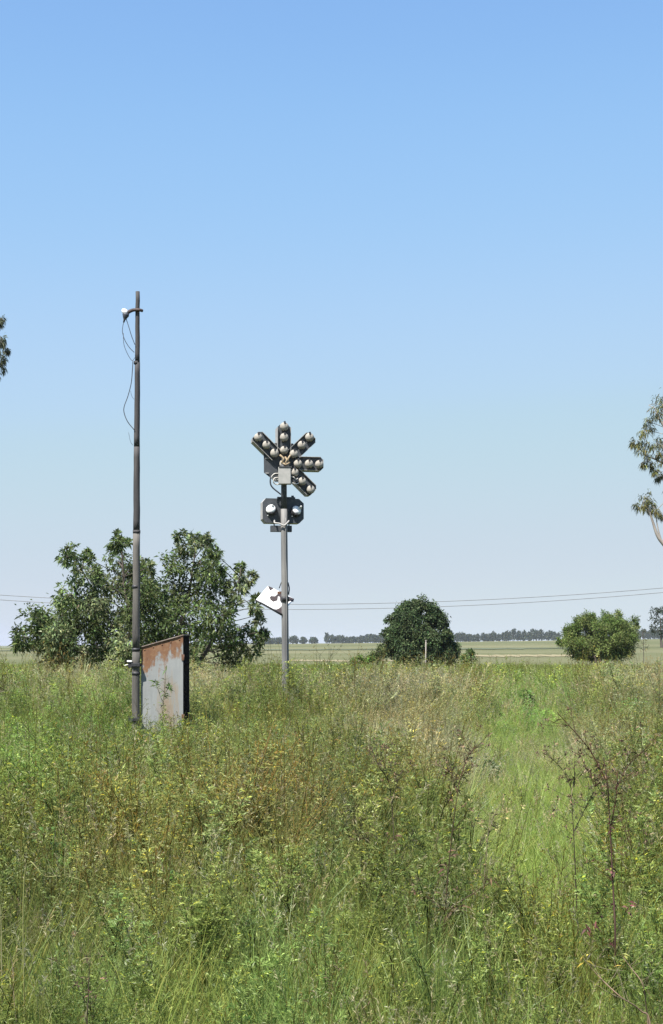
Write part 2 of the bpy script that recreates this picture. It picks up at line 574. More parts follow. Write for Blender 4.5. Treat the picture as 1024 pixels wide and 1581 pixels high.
bm = bmesh.new()
oc = [(409, 769), (461, 769), (468.5, 776), (468.5, 800), (461.5, 807), (409, 807), (404, 801), (404, 775)]
oc = [HP(*p) for p in oc]
bm_prism(bm, oc, .10, .118, 0, TH)
bm_prism(bm, oc, .1185, .38, 1, TH)
a, b = S(427, 769), S(455, 766.4)
bm_box(bm, (a.x, .09, a.z - .004), (b.x, .17, b.z), 0, TH, .006)
bm_box(bm, (S(449, 766).x, .10, S(449, 766.6).z), (S(453, 766).x, .13, S(449, 764).z), 0, TH, .004)
hd = bm_obj('signal_head', bm, [M_PLATE, M_FLANGE], sig)
for k, (px, py, tilt) in enumerate(((417.5, 787.5, -42), (455.5, 788.5, 38))):
    c = TH @ S(px, py, .098)
    d = (TH.to_3x3() @ Vector((math.sin(R(tilt)) * .8, -1, .6))).normalized()
    bm = bmesh.new()
    bm_lathe(bm, [(.110, -.03), (.110, .03), (.098, .045)], c, d, 22, 1)
    bm_lathe(bm, [(.095, .04), (.086, .065), (.058, .088), (0, .098)], c, d, 22, 0)  # white cap over dark ring: sunlit top and shaded foot put in colour
    up = Matrix.Translation(c) @ Vector((0, 0, -1)).rotation_difference(-Vector((0, 0, 1)) + d * .2).to_matrix().to_4x4()
    bm_box(bm, (-.03, -.10, -.085), (.035, -.02, -.052), 1, Matrix.Translation(c + d * .02), .006)
    bm_tube(bm, curve_pts([c + d * .06 + Vector((.02, -.01, .03)), c + d * .12 + Vector((.05, 0, .035)), c + Vector((.085, 0, .02))], 4), .012, sides=6, mat=0)
    bm_box(bm, (-.075, -.03, -.11), (-.055, -.01, -.085), 0, Matrix.Translation(c), .003)
    bm_obj('lamp', bm, [M_WHITE, M_DARK], hd)
# bracket under the head and the small dark box
bm = bmesh.new()
bm_tube(bm, curve_pts([S(424, 803, .0), S(424.5, 807.5, -.06), S(432, 809, -.09), S(439, 812, -.10), S(444.5, 807, -.07), S(446, 804, .02)]), .016, sides=8)
bm_obj('bracket', bm, M_FLANGE, sig)
bm = bmesh.new()
a, b = S(417.5, 820.5), S(450.5, 811.0)
bm_box(bm, (a.x, .07, a.z), (b.x, .19, b.z), 0, rotz(8, (0, .1)), .006)
for x in (423, 446):
    bm_box(bm, (S(x, 0).x - .012, .09, b.z - .002), (S(x, 0).x + .012, .11, S(0, 806).z), 0, rotz(8, (0, .1)))
bm_obj('terminal_box', bm, M_PLATE, sig)

# tilted white sign with black marks hanging behind the post
sg = empty('tilted_sign', (sig.location.x, SD + .10, 0), 'tilted white sign with black marks hanging behind the grey signal post', 'sign')
C4 = [(395.2, 926.2), (412.9, 903.4), (453.6, 923.8), (435.4, 948.4)]
pl = [(S(*p).x, S(*p).z) for p in C4]
bm = bmesh.new()


def tilt_sign(bm):
    """lean the sheet back about its lower edge so that its face looks up at the sun"""
    a, b = S(*C4[0]), S(*C4[3])
    e = (b - a).normalized(); n = Vector((-e.z, 0, e.x)); n = n if n.z > 0 else -n
    for v in bm.verts:
        v.co.y += .95 * max(-.02, (v.co - a).dot(n)) - .14


bm_prism(bm, pl, 0, .012, 0)
tilt_sign(bm)
ob = bm_obj('plate', bm, M_WHITE, sg)
bm = bmesh.new()


def flat_poly(bm, pts, y):
    f = bm.faces.new([bm.verts.new((S(*p).x, y, S(*p).z)) for p in pts]); f.material_index = 0


zz = lambda x, y: (385 + x / 12.8, 890 + y / 12.8)
for poly in ([(352, 172), (400, 275), (470, 222)],
             [(398, 400), (425, 378), (500, 385), (560, 330), (600, 290), (650, 312), (650, 470), (628, 520), (600, 470), (596, 395), (560, 385), (552, 470), (470, 500), (410, 455)],
             [(455, 640), (540, 650), (600, 620), (650, 565), (690, 640), (640, 745), (520, 690)],
             [(770, 385), (878, 432), (862, 500), (775, 465), (700, 520), (650, 500), (690, 385)]):
    flat_poly(bm, [zz(*p) for p in poly], -.0035)
tilt_sign(bm)
bmesh.ops.triangulate(bm, faces=bm.faces)
bm_obj('marking', bm, painted('sign_black', (.030, .022, .025), (.05, .036, .036), .6, scale=10, bump=0), sg)
bm = bmesh.new()        # folded edge below, underside shade painted black, and bent ear at the top corner
bm_tube(bm, [S(395, 927.2, -.15), S(405, 932, -.15), S(420, 940.4, -.15), S(435.5, 949.4, -.15)], .020, .022, 6)
bm_obj('edge_rail', bm, M_DARK, sg)
bm = bmesh.new()
bm_tube(bm, curve_pts([S(437, 893, -.02), S(434, 900, -.04), S(431, 908, -.02)]), .010, sides=6)
bm_tube(bm, curve_pts([S(444.5, 899, -.02), S(446.5, 908, -.03), S(445.5, 918, -.02)]), .013, sides=6)
bm_obj('hanger', bm, M_DARK, sg)
bm = bmesh.new()
bm_box(bm, (S(428, 0).x, -.04, S(0, 917).z), (S(436, 0).x, -.005, S(0, 913).z), 0, None, .006)
bm_obj('bracket', bm, M_RUST, sg)

# ------------------------------------------------------------------ tall weathered pole with a lamp bracket
PD = 23.1; PK = PD / F; PX = 209.5
pol = empty('tall_pole', (W(PX, HY, PD).x, PD, 0), 'tall thin weathered grey pole with a small bracket and loose wires near its top', 'pole')


def Q(px, py, dep=0.0):
    return Vector(((px - PX) * PK, dep, EYE - (py - HY) * PK))


def pole_mat(name, a, b, c):
    m, nt, p, N, L = nt_new(name)
    n = noise(N, L, 7, 7, .7, stretch=(1, 1, .10))
    r = ramp(N, [(.32, a), (.52, b), (.72, c)]); L.new(n.outputs['Fac'], r.inputs[0]); L.new(r.outputs[0], p.inputs['Base Color'])
    p.inputs['Roughness'].default_value = .8
    bp = N.new('ShaderNodeBump'); bp.inputs['Strength'].default_value = .5; bp.inputs['Distance'].default_value = .006
    L.new(n.outputs['Fac'], bp.inputs['Height']); L.new(bp.outputs[0], p.inputs['Normal'])
    return m


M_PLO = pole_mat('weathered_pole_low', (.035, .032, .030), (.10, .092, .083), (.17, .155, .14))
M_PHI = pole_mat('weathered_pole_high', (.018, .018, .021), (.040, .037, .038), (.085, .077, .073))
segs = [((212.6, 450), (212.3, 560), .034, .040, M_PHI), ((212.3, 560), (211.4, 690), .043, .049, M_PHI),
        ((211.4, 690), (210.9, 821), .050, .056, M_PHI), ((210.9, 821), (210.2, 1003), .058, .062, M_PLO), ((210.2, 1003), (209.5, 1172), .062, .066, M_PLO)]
rr = np.random.default_rng(4)
for k, (t0, t1, r0, r1, mt) in enumerate(segs):
    bm = bmesh.new()
    A, B = Q(*t0), Q(*t1)
    pts = [A.lerp(B, i / 8) + Vector((rr.normal() * .0016, rr.normal() * .0016, 0)) * (0 < i < 8) for i in range(9)]
    bm_tube(bm, pts, r0, r1, 14)
    bm_obj('pole_section', bm, mt, pol)
for py, r in ((821, .0625), (906, .0635), (1003, .068), (1040, .069), (560, .046)):
    c = Q(211 if py < 900 else 210, py)
    bm = bmesh.new(); bm_lathe(bm, [(r - .012, -.026), (r, -.024), (r, .024), (r - .012, .026)], c, (0, 0, 1), 16)
    bm_obj('collar', bm, M_DARK if py > 850 else M_PHI, pol)
# bracket with lamp holder
bk = bmesh.new()
bm_tube(bk, curve_pts([Q(220.5, 480.2, -.02), Q(216, 479.6, -.05), Q(208, 479.5, -.05), Q(203, 480.8, -.05), Q(197, 484, -.05)]), .024, .03, 10)
bko = bm_obj('bracket', bk, painted('bracket_steel', (.035, .024, .024), (.075, .050, .046), .8, scale=18), pol)
bm = bmesh.new()
bm_lathe(bm, [(0, -.045), (.026, -.04), (.043, -.01), (.046, .015), (.037, .05), (.017, .07), (0, .074)], Q(194.6, 483.2, -.05), (-.75, 0, .66), 18, 0)
bm_obj('lamp_shell', bm, M_WHITE, bko)
bm = bmesh.new()
bm_lathe(bm, [(0, -.02), (.05, -.015), (.055, .02), (.03, .07), (.016, .1), (.012, .14), (0, .142)], Q(195.3, 486.0, -.05), (-.28, 0, -1), 14, 0)
bm_obj('lamp_holder', bm, M_CABLE, bko)
for pts, r in (([(193, 492), (190, 505), (190, 515), (194, 527), (201, 538), (208, 545)], .0055),
               ([(195, 492), (200, 507), (204, 520), (209, 533)], .006),
               ([(191, 515), (192, 532), (197, 546), (203, 556), (206, 557), (209.5, 552)], .0045),
               ([(206, 557), (205, 572), (203, 592), (198, 612), (192.5, 628), (192.3, 638), (198, 652), (208.5, 665)], .007),
               ([(202, 604), (204, 612), (207.5, 617)], .003),
               ([(199, 668), (202, 682), (206, 688)], .003)):
    bm = bmesh.new()
    bm_tube(bm, curve_pts([Q(x, y, -.04 + .012 * math.sin(y)) for x, y in pts], 5), r, sides=6)
    bm_obj('wire', bm, M_CABLE, pol)
for py, flag in ((1026, True), (1110, False)):
    bm = bmesh.new()
    a, b = Q(198.5, py + 5), Q(206, py - 4)
    bm_box(bm, (a.x, -.05, a.z), (b.x, .04, b.z), 0, None, .008)
    bm_box(bm, (Q(204, py).x, -.095, a.z + .02), (Q(217, py).x, .09, b.z - .02), 0, None, .01)
    if flag:
        bm_box(bm, (Q(197, py).x, -.07, Q(0, py - 4).z), (Q(204.5, py).x, -.045, Q(0, py - 6.5).z), 1, None, .004)
        bm_tube(bm, [Q(199, py, -.04), Q(193, py + 1.5, -.06)], .007, sides=6, mat=1)
    bm_obj('clamp', bm, [M_DARK, M_WHITE], pol)

# ------------------------------------------------------------------ rusty relay cabinet
KD = 23.1; KK = KD / F
kx = W(250, HY, KD).x
cab = empty('relay_cabinet', (kx, KD, 0), 'rust stained pale grey metal cabinet with sloping top beside the tall pole', 'cabinet')


def K(px, py):
    return ((px - 250) * KK, EYE - (py - HY) * KK)


def cab_mat():
    m, nt, p, N, L = nt_new('rusty_panel')
    tc = N.new('ShaderNodeTexCoord'); sep = N.new('ShaderNodeSeparateXYZ'); L.new(tc.outputs['Object'], sep.inputs[0])

    def math_(op, a, b=None, clamp=False):
        n = N.new('ShaderNodeMath'); n.operation = op; n.use_clamp = clamp
        for i, v in enumerate((a, b)):
            if v is None: continue
            if isinstance(v, (int, float)): n.inputs[i].default_value = v
            else: L.new(v, n.inputs[i])
        return n.outputs[0]
    X, Z = sep.outputs['X'], sep.outputs['Z']
    # height below the sloping top edge
    top = math_('ADD', math_('MULTIPLY', X, .275), 1.775)
    dep = math_('SUBTRACT', top, Z)
    n1 = noise(N, L, 6.5, 8, .7).outputs['Fac']
    n2 = noise(N, L, 5.0, 7, .65, stretch=(2.6, 1, .35)).outputs['Fac']
    # rust along the top, deepest at the left shoulder, plus a rusty tongue low in the middle
    lft = math_('SUBTRACT', .78, math_('MULTIPLY', math_('ABSOLUTE', math_('ADD', X, .24)), 1.0))
    reach = math_('MULTIPLY', math_('MAXIMUM', lft, .42), 1.0)
    t1 = math_('SUBTRACT', 1.0, math_('DIVIDE', dep, reach))
    t1 = math_('ADD', t1, math_('MULTIPLY', math_('SUBTRACT', n1, .5), 1.8))
    t1 = math_('ADD', t1, math_('MULTIPLY', math_('SUBTRACT', n2, .5), 1.8))
    cx = math_('MULTIPLY', math_('ABSOLUTE', math_('SUBTRACT', X, .10)), 3.6)
    cz = math_('MULTIPLY', math_('ABSOLUTE', math_('SUBTRACT', Z, .72)), 1.25)
    t2 = math_('SUBTRACT', .85, math_('ADD', math_('MULTIPLY', cx, cx), math_('MULTIPLY', cz, cz)))
    t2 = math_('ADD', t2, math_('MULTIPLY', math_('SUBTRACT', n2, .52), 2.0))
    r1 = ramp(N, [(.32, (0, 0, 0)), (.60, (1, 1, 1))]); L.new(t1, r1.inputs[0])
    r2 = ramp(N, [(.30, (0, 0, 0)), (.75, (.75, .75, .75))]); L.new(t2, r2.inputs[0])
    base = ramp(N, [(.35, (.185, .195, .198)), (.65, (.235, .245, .245))]); L.new(n2, base.inputs[0])
    rust = ramp(N, [(.3, (.080, .032, .017)), (.52, (.155, .074, .034)), (.72, (.22, .15, .09))]); L.new(n1, rust.inputs[0])
    tan = ramp(N, [(.35, (.18, .115, .062)), (.65, (.235, .185, .12))]); L.new(n1, tan.inputs[0])
    ma = N.new('ShaderNodeMix'); ma.data_type = 'RGBA'; L.new(r2.outputs[0], ma.inputs[0]); L.new(base.outputs[0], ma.inputs[6]); L.new(tan.outputs[0], ma.inputs[7])
    mb = N.new('ShaderNodeMix'); mb.data_type = 'RGBA'; L.new(r1.outputs[0], mb.inputs[0]); L.new(ma.outputs[2], mb.inputs[6]); L.new(rust.outputs[0], mb.inputs[7])
    L.new(mb.outputs[2], p.inputs['Base Color']); p.inputs['Roughness'].default_value = .7
    bp = N.new('ShaderNodeBump'); bp.inputs['Strength'].default_value = .25; bp.inputs['Distance'].default_value = .01
    L.new(n1, bp.inputs['Height']); L.new(bp.outputs[0], p.inputs['Normal'])
    return m


M_CAB = cab_mat()
M_CABDK = painted('cabinet_near_black', (.006, .005, .005), (.014, .010, .009), 1.0, scale=9)  # near-black colour of the flush right side board
M_CABDK.node_tree.nodes['Principled BSDF'].inputs['Specular IOR Level'].default_value = .05
TC = Matrix.Rotation(R(-6), 4, 'Z')
tl, tr = K(217.3, 1000), K(283.2, 981.5)
x0, x1 = tl[0], tr[0]; DEPK = .52
bm = bmesh.new()
bm_prism(bm, [(x0, -.05), (x1, -.05), (x1, tr[1]), (x0, tl[1])], 0, .012, 0, TC)
bm_box(bm, (x1 - .035, -.010, .1), (x1 + .004, -.001, tr[1] - .03), 0, TC, .003)     # folded right lip
for x_ in np.linspace(x0 + .06, x1 - .06, 5):
    z_ = tl[1] + (tr[1] - tl[1]) * (x_ - x0) / (x1 - x0) - .05
    bm_lathe(bm, [(.012, 0), (.012, .006), (0, .010)], TC @ Vector((x_, -.0005, z_)), TC.to_3x3() @ Vector((0, -1, 0)), 8)
bm_obj('front_panel', bm, M_CAB, cab)
for z in (1.52, .55):
    bm = bmesh.new()
    bm_box(bm, (x1 - .02, -.026, z - .05), (x1 + .016, -.0105, z + .05), 0, TC, .004)
    bm_tube(bm, [TC @ Vector((x1 + .018, -.018, z - .045)), TC @ Vector((x1 + .018, -.018, z + .045))], .010, sides=8)
    bm_obj('hinge', bm, M_RUST, cab)
bm = bmesh.new()
bm_prism(bm, [(x0 - .006, tl[1] + .004), (x1 + .012, tr[1] + .006), (x1 + .012, tr[1] + .022), (x0 - .006, tl[1] + .018)], -.022, DEPK + .02, 0, TC)
bm_obj('roof', bm, painted('rusty_roof', (.14, .10, .08), (.26, .22, .19), .8, scale=7), cab)
bm = bmesh.new()
bm_box(bm, (x0, .013, -.05), (x0 + .012, DEPK, tl[1]), 0, TC)
bm_obj('side_panel', bm, M_CAB, cab)
bm = bmesh.new()
bm_prism(bm, [(x0 + .013, -.05), (x1, -.05), (x1 - .003, tr[1]), (x0 + .013, tl[1])], DEPK - .012, DEPK, 0, TC)
bm_obj('back_panel', bm, M_CAB, cab)
bm = bmesh.new()
bm_box(bm, (x1 - .014, .014, -.05), (x1 - .002, DEPK - .014, tr[1] - .003), 0, TC)
for z in (.45, .95, 1.4):
    bm_box(bm, (x1 - .0015, .05, z), (x1 + .012, DEPK - .06, z + .03), 0, TC)
bm_obj('dark_side', bm, M_CABDK, cab)

# ------------------------------------------------------------------ trees and bushes
def tree(name, label, cat, d, base_px, clumps, leaf, col, stems, dens=1.0, droop=.25, tw=9, depth=1.0, group=None, bark=None, seed=1, spread=.42, down=-.25, colvar=.28, limb_r=.05, tips=(), tipcol=None, zb=None, core=0.0):
    """clumps: (px, py, radius px [, depth offset m]); leaf: (length, width). Branch to every clump, twigs in each, leaves on the twigs."""
    global rng
    rng = np.random.default_rng(seed)
    k = d / F
    zb = float(ground_z((base_px - CX) * k, d)) if zb is None else zb
    org = Vector(((base_px - CX) * k, d, zb))
    o = empty(name, org, label, cat, group)
    g = Geo(); t = Geo()
    stem_tops = []
    for (pts, r0, r1) in stems:
        P3 = [Vector(((x - CX) * k, d + dy, EYE - (y - HY) * k)) for x, y, dy in pts]
        P3[0].z = max(zb - .1, P3[0].z) if P3[0].z > zb else zb - .1
        cp = curve_pts(P3, 5); t.tube(cp, r0, r1, (.5, .5, .5), 7)
        stem_tops += cp[len(cp) // 3:]
    A = np.array([tuple(p) for p in stem_tops])
    for cl in clumps:
        px, py, rp = cl[:3]
        dy = cl[3] if len(cl) > 3 else rng.uniform(-1, 1) * depth
        c = np.array([(px - CX) * k, d + dy, EYE - (py - HY) * k]); r = rp * k
        dist = np.linalg.norm(A - c, axis=1) + 1.2 * np.maximum(0, A[:, 2] - c[2] + .2)
        s0 = A[np.argmin(dist)]
        mid = (s0 + c) / 2 + rng.normal(size=3) * r * .25 + np.array([0, 0, .12 * r])
        bp = curve_pts([Vector(s0), Vector(mid), Vector(c)], 4)
        t.tube(bp, max(.012, limb_r * min(1, r)), .008, (.5, .5, .5), 5)
        nt_ = max(4, int(tw * (r / .5) ** 1.6))
        u = unit(rng.normal(size=(nt_, 3))); tip = c + u * (r * rng.uniform(.45, 1.0, size=(nt_, 1)))
        for q in tip:
            t.tube([c + (q - c) * .05, (c + q) / 2 + np.array([0, 0, .08 * r]), q], .007, .003, (.5, .5, .5), 3)
        nl = int(dens * 26)
        q = np.repeat(tip, nl, 0); n = len(q)
        P = q + rng.normal(size=(n, 3)) * r * spread * .5
        D = unit(P - c) * .6 + rng.normal(size=(n, 3)) * .6 + np.array([0, 0, down])
        cc = col if tipcol is None or rng.random() > .35 else tipcol
        tone = np.exp(rng.normal() * .14)
        twt = np.repeat(np.exp(rng.normal(size=(nt_, 1)) * .16), nl, 0)
        g.leaves(P, D, leaf[0] * rng.uniform(.6, 1.25, n), leaf[1] * rng.uniform(.7, 1.2, n), vary(np.asarray(cc) * tone, n, colvar) * twt, droop)
        if core:
            n = int(core * 400 * r * r)
            P = c + unit(rng.normal(size=(n, 3))) * (r * .75 * rng.uniform(0, 1, size=(n, 1)) ** .5)
            g.leaves(P, rng.normal(size=(n, 3)), leaf[0] * 1.3, leaf[1] * 1.5, vary(np.asarray(cc) * .9, n, .2), droop)
    t.build('trunk', bark or M_BARK, o, org)
    g.build('crown', M_TREE, o, org)
    return o


# loose peach-like tree behind the pole and cabinet
cl = [(75, 962, 26), (58, 985, 20), (98, 945, 22), (118, 865, 18), (135, 885, 20), (152, 905, 24), (140, 940, 28), (182, 868, 24), (190, 842, 15), (176, 900, 28),
      (205, 905, 28), (212, 870, 18), (230, 935, 34), (262, 868, 24), (285, 842, 17), (312, 842, 17), (300, 868, 28), (328, 880, 22), (275, 905, 32), (318, 915, 32), (260, 945, 34),
      (345, 905, 12), (369, 874, 6), (370, 888, 8), (366, 902, 8), (386, 884, 5), (380, 895, 6), (374, 918, 12), (392, 938, 9), (398, 925, 5), (358, 930, 14), (186, 830, 8), (193, 836, 7), (284, 828, 8), (300, 830, 8), (322, 836, 8), (110, 855, 7), (106, 872, 7), (125, 852, 6), (152, 868, 8), (80, 935, 8), (60, 962, 8), (48, 975, 7), (90, 925, 6), (145, 880, 8), (240, 880, 9), (338, 858, 8), (345, 880, 8), (232, 905, 14), (350, 950, 20), (378, 975, 18), (400, 960, 9), (396, 948, 5), (410, 975, 6), (408, 990, 10), (330, 955, 30),
      (110, 985, 28), (160, 980, 32), (210, 985, 32), (255, 995, 32), (305, 990, 34), (350, 1000, 24), (385, 1003, 16), (130, 1015, 24), (180, 1015, 26), (230, 1022, 24), (300, 1022, 26), (345, 1025, 20), (80, 1000, 18), (40, 998, 9), (70, 980, 22), (95, 965, 22), (120, 960, 24), (60, 1000, 14), (100, 1010, 20), (150, 1000, 26), (90, 1020, 16), (120, 920, 24), (150, 935, 26), (225, 895, 24), (240, 960, 34), (200, 945, 30), (130, 965, 28), (246, 915, 24), (225, 985, 30), (285, 960, 30), (85, 985, 26), (115, 990, 26), (68, 958, 18), (92, 962, 24), (60, 990, 16), (360, 985, 22)]
tree('leafy_tree', 'sprawling many-stemmed green tree with drooping leaves behind the tall pole', 'tree', 36, 235, cl, (.14, .045), (.095, .130, .046),
     [([(225, 1110, 0), (190, 1020, .6), (160, 950, .5), (125, 880, .2)], .07, .012), ([(230, 1110, 0), (215, 1010, .2), (195, 920, 0), (188, 850, 0)], .09, .02),
      ([(240, 1110, 0), (262, 1010, .8), (285, 920, .9), (300, 845, .4)], .08, .012), ([(248, 1110, 0), (310, 1020, -.2), (350, 950, 0), (370, 890, .1)], .08, .015),
      ([(220, 1110, 0), (150, 1040, .6), (95, 990, .4), (65, 975, .2)], .05, .01)],
     dens=1.4, droop=.22, tw=19, depth=1.5, seed=11, down=-.08, core=.45, colvar=.34, tipcol=(.14, .17, .08))

# dark dome tree
rs = np.random.default_rng(21)
cl = []
for i in range(120):
    th = rs.uniform(0, 2 * math.pi); h = rs.uniform(0, 1)
    prof = [(0, 50), (.2, 57), (.45, 52), (.65, 43), (.82, 35), (1, 21)]
    rad = .93 * np.interp(h, [p[0] for p in prof], [p[1] for p in prof]) * rs.uniform(.80, 1.0)
    asym = 1.0 + .06 * math.cos(th)
    cl.append((646 + rad * math.cos(th) * asym, 1021 - h * 86, rs.uniform(7, 12), rad * math.sin(th) * 75 / F))
for x, y, r in ((640, 931, 6), (610, 948, 7), (601, 957, 6), (593, 1000, 9), (596, 975, 7), (688, 968, 7), (672, 942, 7), (697, 1000, 8), (626, 938, 8)):
    cl.append((x, y, r, 0))
tree('dense_tree', 'dark green dome-shaped tree standing alone on the grass in the middle distance', 'tree', 75, 646, cl, (.125, .075), (.056, .086, .036),
     [([(646, 1044, 0), (644, 1000, 0), (648, 960, 0), (646, 935, 0)], .16, .04), ([(644, 1044, 0), (625, 1000, .3), (612, 970, .2)], .1, .03), ([(648, 1044, 0), (668, 1000, -.3), (680, 975, -.2)], .1, .03)],
     dens=2.6, tw=15, droop=.2, depth=1.0, seed=5, colvar=.30, spread=.62, core=1.6, tipcol=(.072, .098, .042))

# round bush at right
cl = []
for i in range(95):
    th = rs.uniform(0, 2 * math.pi); h = rs.uniform(0, 1)
    rad = np.interp(h, [0, .25, .55, .8, 1], [36, 50, 56, 48, 22]) * rs.uniform(.72, 1.0)
    cl.append((927 + rad * math.cos(th), 1012 - h * 54, rs.uniform(8, 12), rad * math.sin(th) * 88 / F))
for x, y, r in ((955, 949, 6), (935, 948, 6), (978, 956, 7), (982, 968, 5), (890, 958, 7), (878, 975, 8), (868, 993, 5), (862, 990, 4), (912, 952, 6)):
    cl.append((x, y, r, 0))
tree('round_bush', 'wide rounded green bush at the field edge with twigs out of its top', 'bush', 88, 925, cl, (.15, .045), (.100, .142, .038),
     [([(925, 1037, 0), (915, 1000, 0), (900, 965, 0)], .09, .03), ([(925, 1037, 0), (930, 1000, 0), (935, 955, 0)], .09, .03), ([(927, 1037, 0), (945, 1000, 0), (968, 965, 0)], .09, .03)],
     dens=2.6, tw=13, droop=.1, depth=1.0, seed=6, down=.25, colvar=.30, spread=.6, core=1.2, tipcol=(.14, .175, .055))

# small things by the dome tree
tree('small_bush', 'small round green bush just right of the dark dome tree', 'bush', 72, 723, [(723, 1012, 8), (717, 1016, 6), (729, 1016, 6), (724, 1007, 5), (723, 1019, 8)], (.14, .06), (.075, .115, .035),
     [([(723, 1046, 0), (723, 1030, 0), (723, 1010, 0)], .04, .015)], dens=1.4, tw=14, depth=.2, seed=8, down=.1, spread=.6)
tree('low_shrub', 'olive rounded shrub touching the left foot of the dark dome tree', 'shrub', 73, 582, [(580, 1010, 9), (586, 1006, 7), (574, 1015, 8), (588, 1015, 8), (581, 1018, 9)], (.13, .06), (.085, .11, .04),
     [([(582, 1046, 0), (582, 1030, 0), (582, 1010, 0)], .04, .015)], dens=1.4, tw=14, depth=.2, seed=9, down=.1, spread=.6)
tree('low_shrub', 'bright green low shrub at the far left of the dark dome tree', 'shrub', 70, 556, [(548, 1020, 6), (556, 1018, 6), (564, 1016, 7), (571, 1019, 6), (558, 1023, 6), (543, 1024, 5)], (.13, .06), (.095, .16, .035),
     [([(556, 1048, 0), (556, 1035, 0), (557, 1018, 0)], .03, .012)], dens=1.3, tw=14, depth=.2, seed=10, down=.1, spread=.6)
tree('sapling', 'thin twiggy sapling in the field right of the wide rounded bush', 'sapling', 95, 994, [(992, 985, 7), (997, 992, 7), (989, 998, 6), (995, 975, 4), (1000, 1000, 6)], (.13, .04), (.14, .145, .075),
     [([(994, 1034, 0), (994, 1005, 0), (993, 975, 0)], .03, .01)], dens=.35, tw=9, depth=.3, seed=12)
# pale post in front of the dome tree
po = empty('fence_post', (W(657.5, 0, 72).x, 72, 0), 'thin pale post standing in front of the dark dome tree', 'post')
bm = bmesh.new(); bm_tube(bm, [Vector((0, 0, -.1)), Vector((0, 0, .8)), Vector((.01, 0, 1.85))], .034, .03, 8)
bm_obj('post', bm, M_GUM, po)
bm = bmesh.new(); bm_lathe(bm, [(.03, 0), (.04, .005), (.04, .05), (0, .06)], (.01, 0, 1.85), (0, 0, 1), 8)
bm_obj('cap', bm, M_GUM, po)

# gum tree at the right edge (mostly outside the frame)
cl = [(1014, 622, 12), (1022, 635, 14), (1012, 640, 9), (998, 652, 7), (1003, 664, 9), (992, 668, 8), (984, 682, 7), (978, 686, 4), (992, 694, 8), (1003, 690, 7), (1014, 684, 8), (1000, 710, 7), (994, 716, 5), (1005, 718, 5), (1016, 700, 6), (1022, 712, 9), (1018, 735, 5), (1010, 728, 3),
      (999, 768, 11), (993, 776, 8), (1008, 780, 8), (1000, 785, 7), (986, 780, 4), (1012, 790, 5), (1022, 793, 6),
      (1045, 630, 22), (1060, 610, 30), (1090, 590, 34), (1120, 620, 36), (1150, 660, 36), (1050, 680, 24), (1080, 650, 34), (1110, 690, 34), (1060, 730, 24), (1140, 740, 30), (1045, 760, 18), (1090, 560, 22), (1130, 580, 26), (1060, 790, 16), (1150, 800, 24)]
tree('gum_tree', 'tall gum tree with hanging grey-green leaves and a bare crooked limb at the right edge', 'tree', 45, 1100, cl, (.15, .028), (.095, .105, .058),
     [([(1100, 1080, 0), (1092, 960, 0), (1098, 830, 0), (1092, 700, 0), (1090, 600, 0)], .26, .06),
      ([(1094, 940, 0), (1055, 880, 0), (1029, 845, 0), (1016, 828, 0), (1008, 805, 0), (1000, 780, 0)], .10, .022),
      ([(1022, 838, 0), (1016, 815, 0), (1012, 790, 0)], .03, .012),
      ([(1096, 800, 0), (1050, 735, 0), (1018, 712, 0), (998, 704, 0)], .07, .015), ([(1092, 720, 0), (1045, 680, 0), (1020, 650, 0), (1012, 630, 0)], .07, .015), ([(1094, 760, 0), (1130, 700, 0), (1145, 660, 0)], .09, .03)],
     dens=.85, tw=15, droop=.5, depth=.25, seed=13, down=-.7, colvar=.3, spread=.55, bark=M_GUM, tipcol=(.15, .15, .055), limb_r=.03)
# gum tree at the left edge
cl = [(-4, 490, 6), (1, 502, 4), (-2, 520, 8), (4, 530, 6), (7, 540, 5), (0, 548, 8), (7, 557, 5), (2, 566, 6), (-6, 580, 9), (-25, 510, 20), (-40, 470, 22), (-60, 520, 34), (-90, 470, 34), (-120, 520, 36), (-80, 570, 30), (-40, 600, 24), (-110, 620, 30), (-70, 660, 26), (-100, 430, 22)]
tree('gum_tree', 'gum tree of which only a hanging leafy tip shows at the left edge', 'tree', 45, -95, cl, (.15, .032), (.09, .10, .062),
     [([(-95, 1080, 0), (-88, 900, 0), (-96, 700, 0), (-90, 520, 0), (-92, 450, 0)], .26, .05), ([(-90, 700, 0), (-55, 600, 0), (-25, 545, 0), (-2, 530, 0)], .08, .015)],
     dens=.85, tw=18, droop=.5, depth=.3, seed=14, down=-.7, spread=.55, bark=M_GUM, limb_r=.03)
# darker tree at right, further off
tree('field_tree', 'dark far-off field tree cut off by the right edge of the frame', 'tree', 260, 1022, [(1010, 945, 6, 0), (1017, 940, 6), (1024, 945, 8), (1010, 956, 7), (1018, 960, 9), (1028, 960, 10), (1009, 968, 5), (1015, 974, 8), (1026, 975, 9), (1036, 950, 9), (1040, 968, 10)], (.42, .22), (.040, .052, .034),
     [([(1022, 1006, 0), (1021, 985, 0), (1020, 955, 0)], .3, .1)], dens=.8, tw=2.0, depth=.6, seed=15, spread=.6)


